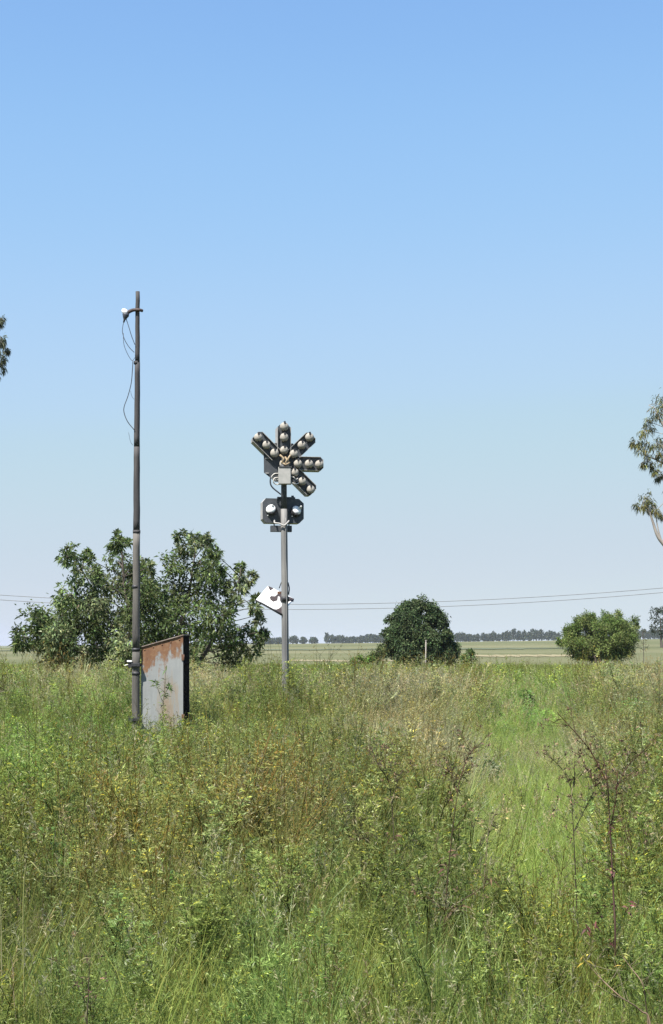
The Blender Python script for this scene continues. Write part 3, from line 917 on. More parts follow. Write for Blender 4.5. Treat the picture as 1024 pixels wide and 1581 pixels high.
# the far wooded line and two separate trees standing in front of its gap
def far_blob(g, t, px, top, base, w, d, dens=1.0, nt=2):
    k = d / F
    x = (px - CX) * k; zb = float(ground_z(x, d)); h = max(5, (base - top) * k)
    c = np.array([x, d, zb])
    n = int(230 * dens * max(1, w * k / 8))
    th = rng.uniform(0, 2 * math.pi, n); u = rng.uniform(0, 1, n) ** .6; v = rng.uniform(.18, 1, n)
    rad = np.sqrt(np.clip(1 - ((v - .5) / .53) ** 2, .12, 1)) * u * w * k / 2
    P = c + np.stack([rad * np.cos(th), rad * np.sin(th), v * h * rng.uniform(.9, 1.05, n)], 1)
    g.leaves(P, rng.normal(size=(n, 3)), 1.9, 1.3, vary((.036, .048, .034), n, .25), .1)
    for i in range(nt):
        xx = x + rng.uniform(-.25, .25) * w * k
        t.tube([(xx, d, zb - .2), (xx + .2, d, zb + h * .5)], .28, .18, (.5, .5, .5), 4)


rng = np.random.default_rng(31)
TD = 1250
g, t = Geo(), Geo()


def band(x0, x1, hfun, step=6.5):
    x = x0
    while x < x1:
        base = 1000.3 - 13.5 * x / 1024
        hh = hfun(x) * rng.uniform(.75, 1.08)
        far_blob(g, t, x, base - hh, base, rng.uniform(8, 13), TD + rng.uniform(-30, 60))
        x += step * rng.uniform(.6, 1.3)


band(505, 592, lambda x: 12 + 2.5 * math.sin(x * .09))
band(690, 865, lambda x: np.interp(x, [690, 700, 730, 770, 800, 835, 855, 866], [11, 13.5, 12, 13.5, 17, 16.5, 14, 11]))
band(404, 437, lambda x: 8.5)
band(980, 1100, lambda x: 15)
band(-150, -12, lambda x: 9)
t2 = Geo()
fo = g.build('treeline', [M_TREE], None)
tag(fo, 'hazy blue-grey band of woodland along the horizon', 'woodland', kind='stuff')
tb = t.build('trunk', M_GUM, fo)
for (px, w, top, lab) in ((484, 13, 9, 'small hazy horizon tree standing alone between the signal post and the woodland'), (453, 17, 11.5, 'broad hazy horizon tree showing close beside the signal post'), (468, 11, 6.5, 'low hazy horizon tree next to the broad one beside the signal post')):
    g, t = Geo(), Geo()
    base = 1000.3 - 13.5 * px / 1024
    far_blob(g, t, px, base - top, base, w, TD - 60, nt=1)
    x = (px - CX) * (TD - 60) / F
    org = (x, TD - 60, float(ground_z(x, TD - 60)))
    o = empty('horizon_tree', org, lab, 'tree')
    t.build('trunk', M_GUM, o, org); g.build('crown', M_TREE, o, org)

# ------------------------------------------------------------------ overhead wires
M_WIRE = painted('wire', (.13, .135, .145), (.20, .205, .215), .6, scale=1, bump=0)
for c0, lab in ((933, 'upper of the two thin overhead wires crossing low over the horizon'), (941, 'lower of the two thin overhead wires crossing low over the horizon')):
    bm = bmesh.new()
    pts = []
    for px in range(-700, 1800, 40):
        a = 7.4e-5 if c0 < 936 else 7.7e-5
        pts.append(W(px, c0 - a * (px - 440) ** 2, 100 + (0 if c0 < 936 else .6)))
    org = pts[0].copy()
    bm_tube(bm, [p - org for p in pts], .022, sides=6)
    o = bm_obj('overhead_wire', bm, M_WIRE); o.location = org
    tag(o, lab, 'wire')

# ------------------------------------------------------------------ thin summer haze in one closed box round the place
bm = bmesh.new()
bm_box(bm, (-1520, -220, -11), (1520, 2620, 16))
hz = bpy.data.materials.new('haze')
hz.use_nodes = True
hz.node_tree.nodes.remove(hz.node_tree.nodes['Principled BSDF'])
pv = hz.node_tree.nodes.new('ShaderNodeVolumePrincipled')
pv.inputs['Color'].default_value = (.86, .92, 1.0, 1)
pv.inputs['Density'].default_value = 0.00011
pv.inputs['Anisotropy'].default_value = 0.2
hz.node_tree.links.new(pv.outputs[0], hz.node_tree.nodes['Material Output'].inputs['Volume'])
tag(bm_obj('haze', bm, hz), 'thin pale summer haze over the fields', kind='stuff')

# ------------------------------------------------------------------ single tall weeds that stand above the rest
rng = np.random.default_rng(55)


def stalk(name, label, cat, d, lines, colr, r0=.006, clusters=(), ccol=(.10, .035, .030), heads=True, headcol=(.17, .12, .075), leafy=None, group=None):
    """lines: stem first, then branches, as photo pixels at distance d (the ground end of the stem is carried down to the soil)"""
    k = d / F
    stem = lines[0]
    org = W(stem[0][0], HY + EYE / k, d)
    o = empty(name, org, label, cat, group)
    g, lf = Geo(), Geo()
    h = lf; bs = []
    for i, ln in enumerate(lines):
        P3 = [W(x, y, d) + Vector((0, 0 if j == 0 and i else rng.normal() * .02, 0)) for j, (x, y) in enumerate(ln)]
        if i == 0 and P3[0].z > 0: P3 = [Vector((P3[0].x + .01, d, -.03))] + P3
        cp = curve_pts(P3, 5)
        b = g if i == 0 else Geo()
        if i: bs.append(b)
        b.tube(cp, r0 if i == 0 else r0 * .5, r0 * .3, vary(colr, 1, .1)[0], 6)
        # thin side twigs with seed heads near the upper ends
        n = 9 if i == 0 else 9
        for j in range(n):
            q = np.array(cp[int(len(cp) * rng.uniform(.55, .98)) - 1]); dr = unit(rng.normal(size=3) * [1, .6, .4] + [0, 0, .75]); ln_ = rng.uniform(.04, .15)
            b.tube([q, q + dr * ln_ * .6, q + dr * ln_ + [0, 0, .01]], r0 * .28, r0 * .15, colr, 3)
            if heads:
                e = q + dr * ln_; m = 7
                h.leaves(e + rng.normal(size=(m, 3)) * .005, rng.normal(size=(m, 3)) + [0, 0, .6], .020, .007, vary(headcol, m, .35), 0)
        if not leafy and cat == 'weed':
            m = 16; t = rng.uniform(len(cp) * .15, len(cp) - 1.01, m).astype(int); q = np.array([tuple(cp[v]) for v in t])
            lf.leaves(q, rng.normal(size=(m, 3)) + [0, 0, .5], .05 * rng.uniform(.5, 1.3, m), .008, vary((.11, .10, .05), m, .35), .3)
        if leafy:
            m = leafy[0]; t = rng.uniform(0, len(cp) - 1.01, m).astype(int); q = np.array([tuple(cp[v]) for v in t])
            lf.leaves(q, rng.normal(size=(m, 3)) + [0, 0, .3], leafy[1] * rng.uniform(.6, 1.2, m), leafy[2], vary(leafy[3], m, .25), .25)
    for (x, y, n, sp) in clusters:
        c = np.array(W(x, y, d))
        a = rng.uniform(0, 2 * math.pi, n)
        D = np.stack([np.cos(a), np.sin(a) * .8, rng.uniform(-.8, .5, n)], 1)
        lf.leaves(c + rng.normal(size=(n, 3)) * .012, D, sp * k * rng.uniform(.7, 1.3, n), sp * k * .2, vary(ccol, n, .4), .3)
    g.build('stem', M_TREE, o, org)
    for b in bs: b.build('branch', M_TREE, o, org)
    if lf.n: lf.build('foliage', M_TREE, o, org)
    return o


RED_ST, DK_ST, PALE = (.085, .042, .032), (.060, .052, .032), (.25, .25, .12)
stalk('tall_weed', 'tallest dark red forked weed stalk with wine-red leaf whorls, near the right edge', 'weed', 6.2,
      [[(948, 1600), (946, 1450), (947, 1380), (944, 1275), (936, 1205), (932, 1170)], [(944, 1275), (950, 1225), (953, 1190)], [(936, 1205), (926, 1185), (905, 1150), (860, 1100)], [(950, 1220), (972, 1185), (999, 1155)], [(933, 1180), (920, 1215), (912, 1190)]],
      RED_ST, .0056, [(946, 1345, 7, 15), (947, 1398, 9, 17), (945, 1450, 7, 17), (946, 1485, 5, 14), (972, 1400, 5, 16), (908, 1430, 6, 18), (925, 1415, 5, 15), (948, 1540, 8, 18), (945, 1275, 7, 9)], ccol=(.105, .045, .042))
stalk('tall_weed', 'slim dark green stalk with a Y-shaped top left of the tallest red weed', 'weed', 6.8,
      [[(896, 1600), (891, 1420), (886, 1290), (884, 1220)], [(884, 1222), (870, 1190), (843, 1163)], [(886, 1285), (904, 1248), (916, 1222)], [(884, 1220), (890, 1195)]],
      DK_ST, .0045, [(890, 1470, 6, 20), (892, 1520, 6, 20), (889, 1380, 4, 14)], ccol=(.10, .10, .04))
stalk('tall_weed', 'dark brown slanting stalk with two long side arms low on its stem', 'weed', 7.0,
      [[(683, 1600), (686, 1470), (688, 1405), (697, 1300), (706, 1225), (713, 1195)], [(688, 1407), (672, 1395), (655, 1382)], [(688, 1405), (730, 1380), (775, 1350)], [(706, 1225), (700, 1205), (696, 1185)], [(713, 1197), (722, 1170), (738, 1150)]],
      RED_ST, .0052, [(708, 1402, 7, 26), (690, 1460, 8, 24), (688, 1505, 8, 28), (690, 1325, 7, 20), (684, 1340, 5, 18), (700, 1515, 7, 24), (760, 1358, 5, 18)], ccol=(.12, .075, .05))
stalk('tall_weed', 'dark brown leaning stalk left of the slanting one with the long side arms', 'weed', 8.0,
      [[(625, 1470), (616, 1400), (611, 1335), (605, 1240), (600, 1205), (588, 1160)], [(605, 1242), (612, 1215), (618, 1195)], [(600, 1205), (584, 1180), (572, 1150)]],
      DK_ST, .005, [(612, 1375, 7, 22), (606, 1385, 5, 18), (609, 1290, 5, 16)], ccol=(.12, .07, .05))
stalk('tall_weed', 'pale yellow straight stalk between the brown slanting weed and the bright clearing', 'weed', 7.0,
      [[(757, 1560), (750, 1460), (746, 1400), (752, 1300), (757, 1258)], [(752, 1300), (760, 1270), (768, 1250)]], PALE, .0048, headcol=(.35, .30, .14))
stalk('tall_weed', 'thin forked green stalk at the right edge beyond the tallest red weed', 'weed', 7.2,
      [[(1000, 1480), (995, 1400), (986, 1350), (972, 1300), (950, 1245)], [(988, 1352), (996, 1320), (1003, 1285)], [(975, 1305), (962, 1240), (950, 1215)]], (.10, .085, .045), .0045, [(996, 1400, 5, 16)], ccol=(.14, .12, .05))
stalk('tall_weed', 'thin dark straight stalk in the lower left among pale grass', 'weed', 5.2, [[(138, 1600), (137, 1530), (138, 1468)]], DK_ST, .004, [(137, 1475, 4, 14)], ccol=(.10, .10, .04))
stalk('tall_weed', 'short dark stalk left of the leaning brown stalk', 'weed', 8.5, [[(574, 1440), (571, 1350), (569, 1285)], [(570, 1310), (560, 1290)]], DK_ST, .0055, [(571, 1340, 5, 16)], ccol=(.09, .08, .04))
stalk('grass_stalk', 'long pale bent dry stalk ending in a yellow bud at the bottom right', 'stalk', 4.6,
      [[(1008, 1600), (990, 1562), (955, 1535), (925, 1508), (904, 1483)]], (.27, .23, .15), .0034, [(901, 1479, 7, 13)], ccol=(.55, .45, .10), heads=False)
stalk('grass_stalk', 'pale curved dry stalk with a yellow tip above the bent one at the bottom right', 'stalk', 4.7,
      [[(1003, 1600), (998, 1555), (988, 1515), (975, 1495), (964, 1480)]], (.26, .22, .14), .0032, [(962, 1478, 7, 12)], ccol=(.60, .48, .12), heads=False)
for pts, lab in (([(27, 1600), (22, 1540), (17, 1490), (10, 1455)], 'pale green thick grass stalk in the bottom left corner'),
                 ([(76, 1600), (79, 1570), (82, 1555), (88, 1553)], 'short pale broken grass stalk at the bottom left'),
                 ([(3, 1480), (2, 1440), (0, 1400)], 'pale grass stalk on the left edge'),
                 ([(103, 1245), (104, 1200), (106, 1150), (105, 1138)], 'pale dry stalk standing out in the grey-green grass left of the tall pole'),
                 ([(36, 1356), (70, 1354), (105, 1355), (135, 1359)], 'bent dry stalk lying level across the weeds at the left')):
    stalk('grass_stalk', lab, 'stalk', 5.6 if pts[0][1] > 1300 else 10.5, [pts], (.26, .27, .13), .0030 if pts[0][1] > 1300 else .005, heads=False)
stalk('spire_weed', 'slender green weed growing up in front of the rusty cabinet', 'weed', 22.4,
      [[(251, 1150), (252, 1090), (255, 1050), (257, 1030)], [(252, 1088), (243, 1062), (238, 1052)], [(253, 1075), (264, 1055)]], (.08, .11, .045), .006, heads=False, leafy=(26, .11, .022, (.10, .15, .05)))
for (px, top, d, sz, lab) in ((977, 1018, 40, 1.0, 'tall bright green plant below the wide rounded bush'), (815, 1062, 30, .8, 'dark green tall plant at the far end of the bright clearing'), (470, 1022, 44, .8, 'tall green weed just right of the foot of the signal post'), (395, 1030, 34, .8, 'bright green tall weed just left of the foot of the signal post'), (700, 1045, 38, .7, 'slim green weed below the small round bush')):
    gy = HY + EYE * F / d
    ls = [[(px, gy), (px + 1, (gy + top) / 2), (px, top)]] + [[(px + 1, gy * .45 + top * .55 + q * 6), (px + q * 5 * sz, gy * .3 + top * .7), (px + q * 8 * sz, gy * .2 + top * .8)] for q in (-1, 1)]
    stalk('spire_weed', lab, 'weed', d, ls, (.08, .12, .04), .008, heads=False, leafy=(70, .17, .035, (.105, .18, .045)))
# dark leafy bush at the near end of the dry patch
tree('weed_bush', 'small dark green leafy weed bush left of the bright clearing', 'bush', 16, 755, [(753, 1190, 10), (760, 1200, 10), (750, 1205, 9), (757, 1180, 8), (748, 1192, 7), (762, 1188, 7)], (.060, .020), (.045, .075, .03),
     [([(755, 1234, 0), (755, 1215, 0), (755, 1185, 0)], .012, .005)], dens=1.6, tw=22, depth=.06, seed=61, down=0, spread=.7)

#VEGETATION
# ------------------------------------------------------------------ undergrowth
rng = np.random.default_rng(101)
src = {}


def source(kind, meshes):
    """plant shapes used by one stuff object's scatter"""
    c = bpy.data.collections.new(kind)
    for i, me in enumerate(meshes):
        me.materials.append(M_WEED)
        c.objects.link(bpy.data.objects.new('%s.%03d' % (kind, i), me))
    src[kind] = c


def weed(h, nodes, leaflets, ll, lw, seeds=0, branch=4, stemc=(.12, .10, .05), yellow=.04, bare=.0):
    """upright weed with feathered leaves along stem and side shoots"""
    g = Geo()
    lean = rng.normal(size=2) * .10 * h
    P = curve_pts([(0, 0, -.03), (lean[0] * .3, lean[1] * .3, h * .4), (lean[0] * .7 + rng.normal() * .02, lean[1] * .7, h * .75), (lean[0], lean[1], h)], 4)
    g.tube(P, .0042, .0015, stemc, 4)
    axes = [(np.array([tuple(p) for p in P]), 1.0)]
    for b in range(branch):
        t = rng.uniform(.30, .85); q = np.array(P[int(t * (len(P) - 1))])
        an = rng.uniform(0, 2 * math.pi); ln = h * rng.uniform(.25, .45)
        d = np.array([math.cos(an) * .55, math.sin(an) * .55, .85])
        bp = np.array([q, q + d * ln * .5, q + d * ln + [0, 0, ln * .12]])
        g.tube(bp, .0026, .001, stemc, 3); axes.append((bp, .7))
    for A, sc_ in axes:
        m = max(2, int(nodes * sc_ * (1 if sc_ == 1 else .6)))
        for i in range(m):
            t = rng.uniform(bare if sc_ == 1 else .25, 1.0)
            f = t * (len(A) - 1); k = min(int(f), len(A) - 2); q = A[k] + (A[k + 1] - A[k]) * (f - k)
            an = rng.uniform(0, 2 * math.pi); up = rng.uniform(.2, 1.5)
            rd = unit(np.array([math.cos(an), math.sin(an), up])); rl = ll * rng.uniform(1.3, 2.4) * sc_
            u = np.linspace(.25, 1, leaflets)
            Pl = q + rd * (rl * u)[:, None] - np.array([0, 0, 1]) * (rl * .25 * u ** 2)[:, None]
            sd_ = np.cross(rd, [0, 0, 1.0])
            D = rd * .75 + sd_ * np.where(np.arange(leaflets) % 2, 1, -1)[:, None] * .8 + rng.normal(size=(leaflets, 3)) * .25
            D[-1] = rd
            c = vary((.92, .92, .92), leaflets, .32, .07)
            pl_ = rng.random(leaflets) < .05
            c[pl_] = np.array([1.9, 1.75, 1.9]) * rng.uniform(.8, 1.15, (pl_.sum(), 1))
            yl = rng.random(leaflets) < yellow
            c[yl] = np.array([2.2, 1.75, .8]) * rng.uniform(.7, 1.2, (yl.sum(), 1))
            g.leaves(Pl, D, ll * rng.uniform(.7, 1.2, leaflets), lw * rng.uniform(.7, 1.2, leaflets), c, .18)
        if seeds:
            e = A[-1]; n = seeds
            g.leaves(e + rng.normal(size=(n, 3)) * .02, rng.normal(size=(n, 3)) + [0, 0, .8], .022, .007, vary((.9, .62, .40), n, .3), 0)
    return g.mesh('weed')


def bare(h, n=3):
    """thin dark leftover stems with a few seed heads"""
    g = Geo()
    for i in range(n):
        b = np.array([*(rng.normal(size=2) * .05), -.02]); hh = h * rng.uniform(.7, 1.1); d = np.array([rng.normal() * .13, rng.normal() * .13, 1.0])
        top = b + d * hh; A = [b, b + d * hh * .5 + rng.normal(size=3) * .012, top]
        c = vary((.60, .42, .33), 1, .3)[0]
        g.tube(A, .0036, .0014, c, 4)
        for k in range(rng.integers(2, 6)):
            q = b + d * hh * rng.uniform(.55, 1); e = q + unit(rng.normal(size=3) * [1, 1, .3] + [0, 0, 1.0]) * rng.uniform(.06, .2)
            g.tube([q, (q + e) / 2 + [0, 0, .006], e], .0016, .0008, c, 3)
            g.leaves(e + rng.normal(size=(4, 3)) * .006, rng.normal(size=(4, 3)) + [0, 0, .6], .02, .007, vary((.7, .45, .3), 4, .3), 0)
    return g.mesh('bare')


def tuft(n, lo, hi, w, spread, bend=(.1, .5), tilt=.22, col=(1, 1, 1), dry=.12):
    g = Geo()
    P = np.concatenate([rng.normal(size=(n, 2)) * spread, np.full((n, 1), -.02)], 1)
    D = np.concatenate([rng.normal(size=(n, 2)) * tilt + P[:, :2] / max(spread, .01) * .06, np.ones((n, 1))], 1)
    c = vary(col, n, .30, .06); d = rng.random(n) < dry; c[d] = np.array([1.8, 1.45, 1.6]) * rng.uniform(.6, 1.1, (d.sum(), 1))
    cs = c
    g2 = Geo()
    g.blades(P, D, rng.uniform(lo, hi, n), w * rng.uniform(.6, 1.3, n), np.array([1, 1, 1.]), rng.uniform(bend[0], bend[1], n), 3)
    g.c = [cs for _ in range(3)]
    return g.mesh('tuft')


def seedgrass(n, lo, hi, spread, head=.16, hc=(1, 1, 1), stem=(.9, .95, .6)):
    """thin culms carrying loose feathery heads"""
    g = Geo()
    for i in range(n):
        b = np.array([*(rng.normal(size=2) * spread), -.02]); h = rng.uniform(lo, hi)
        d = np.array([rng.normal() * .16, rng.normal() * .16, 1.0])
        A = np.array([b, b + d * h * .55, b + d * h + [d[0] * .3 * h, d[1] * .3 * h, -.03 * h]])
        g.tube(A, .0022, .0012, vary(stem, 1, .2)[0], 3)
        m = 16; t = rng.uniform(0, 1, m)
        ax = unit(A[2] - A[1]); Pq = A[2] - ax * head * t[:, None]
        g.leaves(Pq, ax * 1.1 + rng.normal(size=(m, 3)) * .55, head * .28 * (1.15 - .4 * (1 - t)), .007, vary(hc, m, .25), .15)
        k = 3
        g.blades(np.repeat(b[None], k, 0), rng.normal(size=(k, 3)) * [.35, .35, 0] + [0, 0, 1], rng.uniform(.35, .6, k) * h, .005, np.array([.95, 1.0, .55]), .35, 3)
    return g.mesh('seedgrass')


def broadleaf(h, n):
    g = Geo()
    for s_ in range(4):
        b = np.array([*(rng.normal(size=2) * .06), -.02]); d = np.array([rng.normal() * .2, rng.normal() * .2, 1]); L_ = h * rng.uniform(.7, 1.1)
        g.tube([b, b + d * L_ * .5, b + d * L_], .005, .002, (.8, .9, .6), 4)
        t = rng.uniform(.15, 1, n); an = np.arange(n) * 2.4 + rng.uniform(0, 6)
        P = b + d * (L_ * t)[:, None]; D = np.stack([np.cos(an), np.sin(an), rng.uniform(.1, .9, n)], 1)
        ln = .13 * (1.25 - .6 * t) * rng.uniform(.8, 1.2, n)
        Dm = unit(D); S_ = unit(np.cross(Dm, [0, 0, 1.0])); c = vary((1, 1, 1), n, .2)
        z = np.array([0, 0, 1.0]); mid = P + Dm * (ln * .55)[:, None]; tip = P + Dm * ln[:, None] - z * (ln * .45)[:, None]
        w = (ln * .17)[:, None]
        g.quads(np.stack([P, mid + S_ * w, tip, mid + z * .004], 1), c); g.quads(np.stack([P, mid + z * .004, tip, mid - S_ * w], 1), c * .95)
    return g.mesh('broadleaf')


def herb(n, r, h, ll, lw):
    """low leafy ground cover"""
    g = Geo()
    P = np.stack([rng.normal(size=n) * r, rng.normal(size=n) * r, rng.uniform(0, 1, n) ** 1.3 * h], 1)
    D = rng.normal(size=(n, 3)) + [0, 0, .5]
    g.leaves(P, D, ll * rng.uniform(.6, 1.3, n), lw * rng.uniform(.6, 1.3, n), vary((1, 1, 1), n, .28), .2)
    return g.mesh('herb')


source('weeds', [weed(.66, 22, 7, .034, .0064, 5, 6, yellow=.018) for _ in range(4)] + [weed(.60, 20, 5, .035, .0085, 0, 5, yellow=.045) for _ in range(3)]
       + [weed(.70, 12, 5, .031, .007, 9, 8, stemc=(1.0, .62, .5), yellow=.05) for _ in range(3)] + [weed(.54, 24, 9, .044, .0062, 0, 5, yellow=.02) for _ in range(3)] + [bare(.95) for _ in range(4)])
source('grass', [tuft(46, .28, .66, .0058, .07, (.05, .38), .17) for _ in range(4)] + [tuft(60, .18, .42, .0050, .10, dry=.05) for _ in range(3)] + [tuft(22, .45, .90, .0075, .05, (.05, .4), .16, dry=.14) for _ in range(3)])
source('seed_grass', [seedgrass(9, .60, .95, .10) for _ in range(4)] + [seedgrass(6, .70, 1.05, .07, .22) for _ in range(2)])
source('leafy_plants', [broadleaf(.6, 12) for _ in range(4)])
source('ground_cover', [herb(170, .14, .28, .045, .013) for _ in range(4)])


def scatter(name, kind, label, P, rot, scl, idx, tint):
    me = bpy.data.meshes.new(name)
    n = len(P)
    me.vertices.add(n); me.vertices.foreach_set('co', np.asarray(P, np.float32).ravel())
    for nm, ty, at, dat in (('rot', 'FLOAT_VECTOR', 'vector', rot), ('scl', 'FLOAT_VECTOR', 'vector', scl), ('idx', 'INT', 'value', idx),
                            ('tint', 'FLOAT_COLOR', 'color', np.concatenate([tint, np.ones((n, 1))], 1))):
        a = me.attributes.new(nm, ty, 'POINT')
        a.data.foreach_set(at, np.asarray(dat, np.int32 if ty == 'INT' else np.float32).ravel())
    o = link(name, me, M_WEED)
    tag(o, label, kind='stuff')
    ng = bpy.data.node_groups.new(name, 'GeometryNodeTree')
    ng.interface.new_socket('Geometry', in_out='INPUT', socket_type='NodeSocketGeometry')
    ng.interface.new_socket('Geometry', in_out='OUTPUT', socket_type='NodeSocketGeometry')
    N, L = ng.nodes, ng.links
    gi, go = N.new('NodeGroupInput'), N.new('NodeGroupOutput')
    ci = N.new('GeometryNodeCollectionInfo'); ci.inputs['Collection'].default_value = src[kind]
    ci.inputs['Separate Children'].default_value = True; ci.inputs['Reset Children'].default_value = True
    ip = N.new('GeometryNodeInstanceOnPoints'); ip.inputs['Pick Instance'].default_value = True

    def attr(nm, ty):
        q = N.new('GeometryNodeInputNamedAttribute'); q.data_type = ty; q.inputs['Name'].default_value = nm
        return q.outputs['Attribute']
    e = N.new('FunctionNodeEulerToRotation')
    L.new(attr('rot', 'FLOAT_VECTOR'), e.inputs[0]); L.new(e.outputs[0], ip.inputs['Rotation'])
    L.new(attr('scl', 'FLOAT_VECTOR'), ip.inputs['Scale']); L.new(attr('idx', 'INT'), ip.inputs['Instance Index'])
    L.new(gi.outputs[0], ip.inputs['Points']); L.new(ci.outputs[0], ip.inputs['Instance']); L.new(ip.outputs[0], go.inputs[0])
    md = o.modifiers.new('scatter', 'NODES'); md.node_group = ng
    return o


def field_pts(dens, d0, d1, margin=1.6):
    """points on the veld inside the view wedge (with a margin at each side), even per square metre"""
    w = lambda y: y * .2335 + margin + .03 * y
    ymid = np.linspace(d0, d1, 200); area = np.mean(2 * w(ymid)) * (d1 - d0)
    n = int(area * dens)
    y = np.interp(rng.uniform(0, 1, n), np.concatenate([[0], np.cumsum(w(ymid[:-1]))]) / np.sum(w(ymid[:-1])), ymid)
    return np.stack([rng.uniform(-1, 1, n) * w(y), y], 1)


def fbm(x, y, s, seed):
    """cheap smooth noise in 0..1"""
    r = np.random.default_rng(seed); v = np.zeros_like(x); a = 1
    tot = 0
    for o in range(4):
        for _ in range(3):
            an = r.uniform(0, 2 * math.pi); ph = r.uniform(0, 6.3)
            v += a * np.sin((x * math.cos(an) + y * math.sin(an)) * 2 * math.pi / (s / 2 ** o) + ph); tot += a * .5
        a *= .6
    return np.clip(.5 + v / tot * .5, 0, 1)


def blob(x, y, h, px, py, rx, ry):
    """how much a plant whose top is h high lies in the patch that the photograph shows around px, py"""
    qx = CX + F * x / y; qy = HY + F * (EYE - h) / y
    return np.exp(-((qx - px) / rx) ** 2 - ((qy - py) / ry) ** 2)


def zones(x, y):
    """patches of the veld: clearing, dry, reddish, blue-green, bright"""
    cl_ = np.maximum.reduce([blob(x, y, .35, 822, 1265, 132, 120), .9 * blob(x, y, .35, 835, 1365, 95, 48), blob(x, y, .35, 800, 1165, 95, 55), .9 * blob(x, y, .35, 815, 1105, 80, 30)])
    cl_ = np.clip((cl_ - .15) / .5, 0, 1); cl_ = cl_ * cl_ * (3 - 2 * cl_)
    dry = np.maximum.reduce([blob(x, y, .8, 300, 1050, 55, 24), blob(x, y, .8, 110, 1055, 60, 16), .9 * blob(x, y, .8, 620, 1090, 100, 36), .8 * blob(x, y, .8, 700, 1130, 60, 50),
                             .8 * blob(x, y, .8, 1000, 1050, 70, 45), .7 * blob(x, y, .8, 880, 1110, 100, 25), .5 * blob(x, y, .8, 200, 1035, 150, 14)])
    red = np.maximum.reduce([blob(x, y, .6, 400, 1255, 190, 75), .8 * blob(x, y, .6, 200, 1310, 160, 60), .7 * blob(x, y, .6, 680, 1170, 110, 80), .5 * blob(x, y, .6, 940, 1180, 90, 90)])
    blue = np.maximum.reduce([blob(x, y, .6, 420, 1440, 200, 110), .9 * blob(x, y, .6, 620, 1480, 130, 110), .5 * blob(x, y, .6, 200, 1500, 200, 80)])
    bri = np.maximum.reduce([blob(x, y, .5, 40, 1180, 80, 80), .8 * blob(x, y, .7, 150, 1100, 80, 50), .7 * blob(x, y, .7, 350, 1030, 60, 16), .8 * blob(x, y, .7, 815, 1075, 60, 28),
                             .7 * blob(x, y, .7, 500, 1030, 60, 20), .6 * blob(x, y, .7, 980, 1080, 30, 30)])
    return cl_, dry, red, blue, bri


def hscale(x, y):
    """relative plant height: taller beyond the cabinet, low in the clearing and before the cabinet"""
    h = np.interp(y, [3, 4.5, 6, 7.5, 9.5, 14, 20, 23.4, 25.6, 30, 36, 48, 60, 75, 92], [.40, .48, .62, .82, .98, .95, .75, .62, 1.30, 1.32, 1.20, .92, .74, .58, .40])
    cl_ = zones(x, y)[0]
    h = h * (1 + .22 * np.exp(-((x - sig.location.x) / .8) ** 2 - ((y - SD + .5) / 1.2) ** 2))
    h = h * (1 - .35 * cl_)
    kd = np.hypot((x - kx + .1) / 1.0, (y - 21.6) / 2.0)
    return h * (.24 + .76 * np.clip(kd - .3, 0, 1)) * (.8 + .4 * fbm(x, y, 3.0, 77))


def free(P):
    """keep plants out of the cabinet and the posts"""
    x, y = P[:, 0], P[:, 1]
    a = (np.abs(x - kx) < .42) & (y > KD - .03) & (y < KD + .62)
    b = np.hypot(x - pol.location.x, y - PD) < .12
    c = np.hypot(x - sig.location.x, y - SD) < .12
    return P[~(a | b | c)]


C_YG, C_RED, C_BLU, C_BRI, C_DRY, C_FIN = (np.array(c) for c in
    ((.235, .298, .074), (.280, .248, .098), (.190, .275, .076), (.210, .340, .070), (.52, .46, .29), (.335, .45, .105)))


def tints(x, y, base, wr=1, wb=1, wbr=1, wd=1, s=.16):
    cl_, dry, red, blue, bri = zones(x, y)
    c = np.tile(base, (len(x), 1)).astype(float)
    for w, col in ((red * .56 * wr, C_RED), (blue * .6 * wb, C_BLU), (bri * .8 * wbr, C_BRI), (dry * .5 * wd, C_DRY)):
        c = c * (1 - w[:, None]) + col * w[:, None]
    n1 = fbm(x, y, 2.2, 5); n2 = fbm(x, y, .8, 6)
    c *= np.interp(y, [20, 34], [1.0, 1.14])[:, None]
    c *= (.72 + .55 * n1)[:, None] * np.exp(rng.normal(size=(len(x), 1)) * s)
    c *= 1 + np.stack([(n2 - .5) * .35, (n2 - .5) * .05, (.5 - n2) * .2], 1)
    return np.clip(c, .01, .9)


def put(name, kind, label, P, idx, sc0, tint, tilt=.12, zs=None):
    n = len(P)
    rot = np.stack([rng.normal(size=n) * tilt, rng.normal(size=n) * tilt, rng.uniform(0, 2 * math.pi, n)], 1)
    sx = sc0 * rng.uniform(.8, 1.2, n); sz = sx if zs is None else sx * zs
    scatter(name, kind, label, np.concatenate([P, np.zeros((n, 1))], 1), rot, np.stack([sx, sx, sz], 1), idx, tint)


# weeds
P = np.concatenate([field_pts(37, 2.6, 11), field_pts(25, 11, 26), field_pts(10, 26, 92)])
cl_, dry, red, blue, bri = zones(P[:, 0], P[:, 1])
P = free(P[rng.random(len(P)) < (1 - .88 * cl_) * (1 - .5 * dry)])
x, y = P.T; cl_, dry, red, blue, bri = zones(x, y)
u = rng.random(len(P)) * .5 + fbm(x, y, 1.6, 21) * .75 - .12
sp = np.clip(fbm(x + 40, y, 1.9, 22) * 2 - .5 + rng.normal(size=len(P)) * .13, 0, .999)
idx = np.where(u < red * .6, rng.integers(7, 10, len(P)), np.where(u < red * .6 + blue * .6, rng.integers(10, 13, len(P)), np.where(sp < .5, rng.integers(0, 4, len(P)), rng.integers(4, 7, len(P)))))
thin = rng.random(len(P)) < .35 + 1.1 * fbm(x, y, 1.1, 23)
P = P[thin]; x, y, idx = x[thin], y[thin], idx[thin]
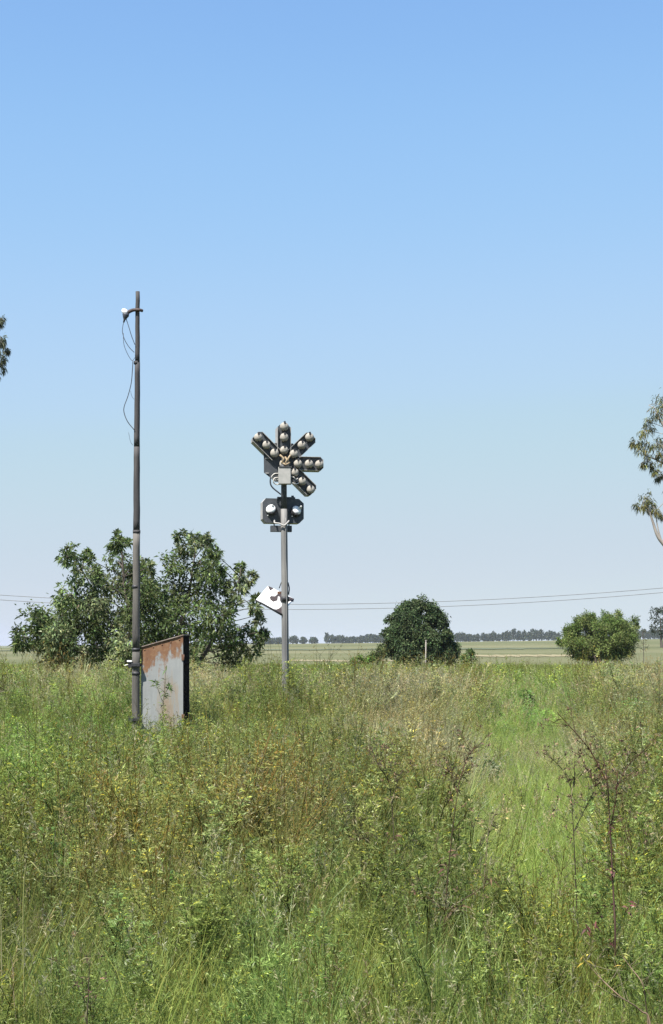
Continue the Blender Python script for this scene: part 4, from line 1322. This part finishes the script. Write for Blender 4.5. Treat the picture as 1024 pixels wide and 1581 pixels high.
nb = rng.random(len(P)) < np.interp(y, [4, 20, 50], [.20, .19, .12])
idx = np.where(nb, rng.integers(13, 17, len(P)), idx)
put('weeds', 'weeds', 'knee-high green and reddish weeds with feathery leaves', P, idx, hscale(x, y) * np.interp(y, [20, 50], [1, 1.05]), tints(x, y, C_YG), zs=1.05 + .35 * (fbm(x, y, .9, 24) - .4))
# grass
P = np.concatenate([field_pts(135, 2.6, 11), field_pts(85, 11, 26), field_pts(20, 26, 92)])
clr = np.concatenate([field_pts(120, 6, 24)]); c0 = zones(clr[:, 0], clr[:, 1])[0]; clr = clr[rng.random(len(clr)) < c0]
P = free(np.concatenate([P, clr])); x, y = P.T; cl_ = zones(x, y)[0]
u = rng.random(len(P)); idx = np.where(u < .25 + .6 * cl_, rng.integers(4, 7, len(P)), np.where(u < .72, rng.integers(0, 4, len(P)), rng.integers(7, 10, len(P))))
tt = tints(x, y, C_YG * 1.1); tt = tt * (1 - cl_[:, None] * .8) + C_FIN * cl_[:, None] * .8 * (.8 + .4 * fbm(x, y, 1.5, 9))[:, None]
put('grass', 'grass', 'fine green grass between the weeds, thickest in the bright clearing', P, idx, hscale(x, y) * np.interp(y, [20, 50], [1, 1.1]), tt, zs=1.12)
# seed grass
P = np.concatenate([field_pts(8, 3.6, 14), field_pts(8, 14, 30), field_pts(5, 30, 95)])
D2 = np.concatenate([field_pts(26, 12, 60)]); dd_ = zones(D2[:, 0], D2[:, 1])[1]; D2 = D2[rng.random(len(D2)) < dd_ * .9]
P = free(np.concatenate([P, D2])); x, y = P.T
P = P[np.hypot(x - kx, (y - 21.5) / 2) > .8]; x, y = P.T
put('dry_grass', 'seed_grass', 'tan dry seeding grass standing in patches', P, rng.integers(0, 6, len(P)), hscale(x, y) * .86, tints(x, y, np.array((.38, .355, .20)), .3, .0, .3, 1, .22))
# broad leaves
P = field_pts(16, 5, 45); w = zones(P[:, 0], P[:, 1])[4]
P = free(P[rng.random(len(P)) < w * .8 + .03]); x, y = P.T
put('leafy_plants', 'leafy_plants', 'bright green broad-leaved plants growing in clumps', P, rng.integers(0, 4, len(P)), hscale(x, y) * 1.0, tints(x, y, C_BRI, .3, .3, 1, 0))
# ground cover under everything
P = np.concatenate([field_pts(34, 2.6, 12), field_pts(22, 12, 30), field_pts(7, 30, 92)])
P = free(P[rng.random(len(P)) > .7 * zones(P[:, 0], P[:, 1])[0]]); x, y = P.T
put('ground_cover', 'ground_cover', 'low leafy ground cover under the taller weeds', P, rng.integers(0, 4, len(P)), .75 * np.interp(y, [10, 40], [1, 1.6]), tints(x, y, C_YG * .9, .6), .1)
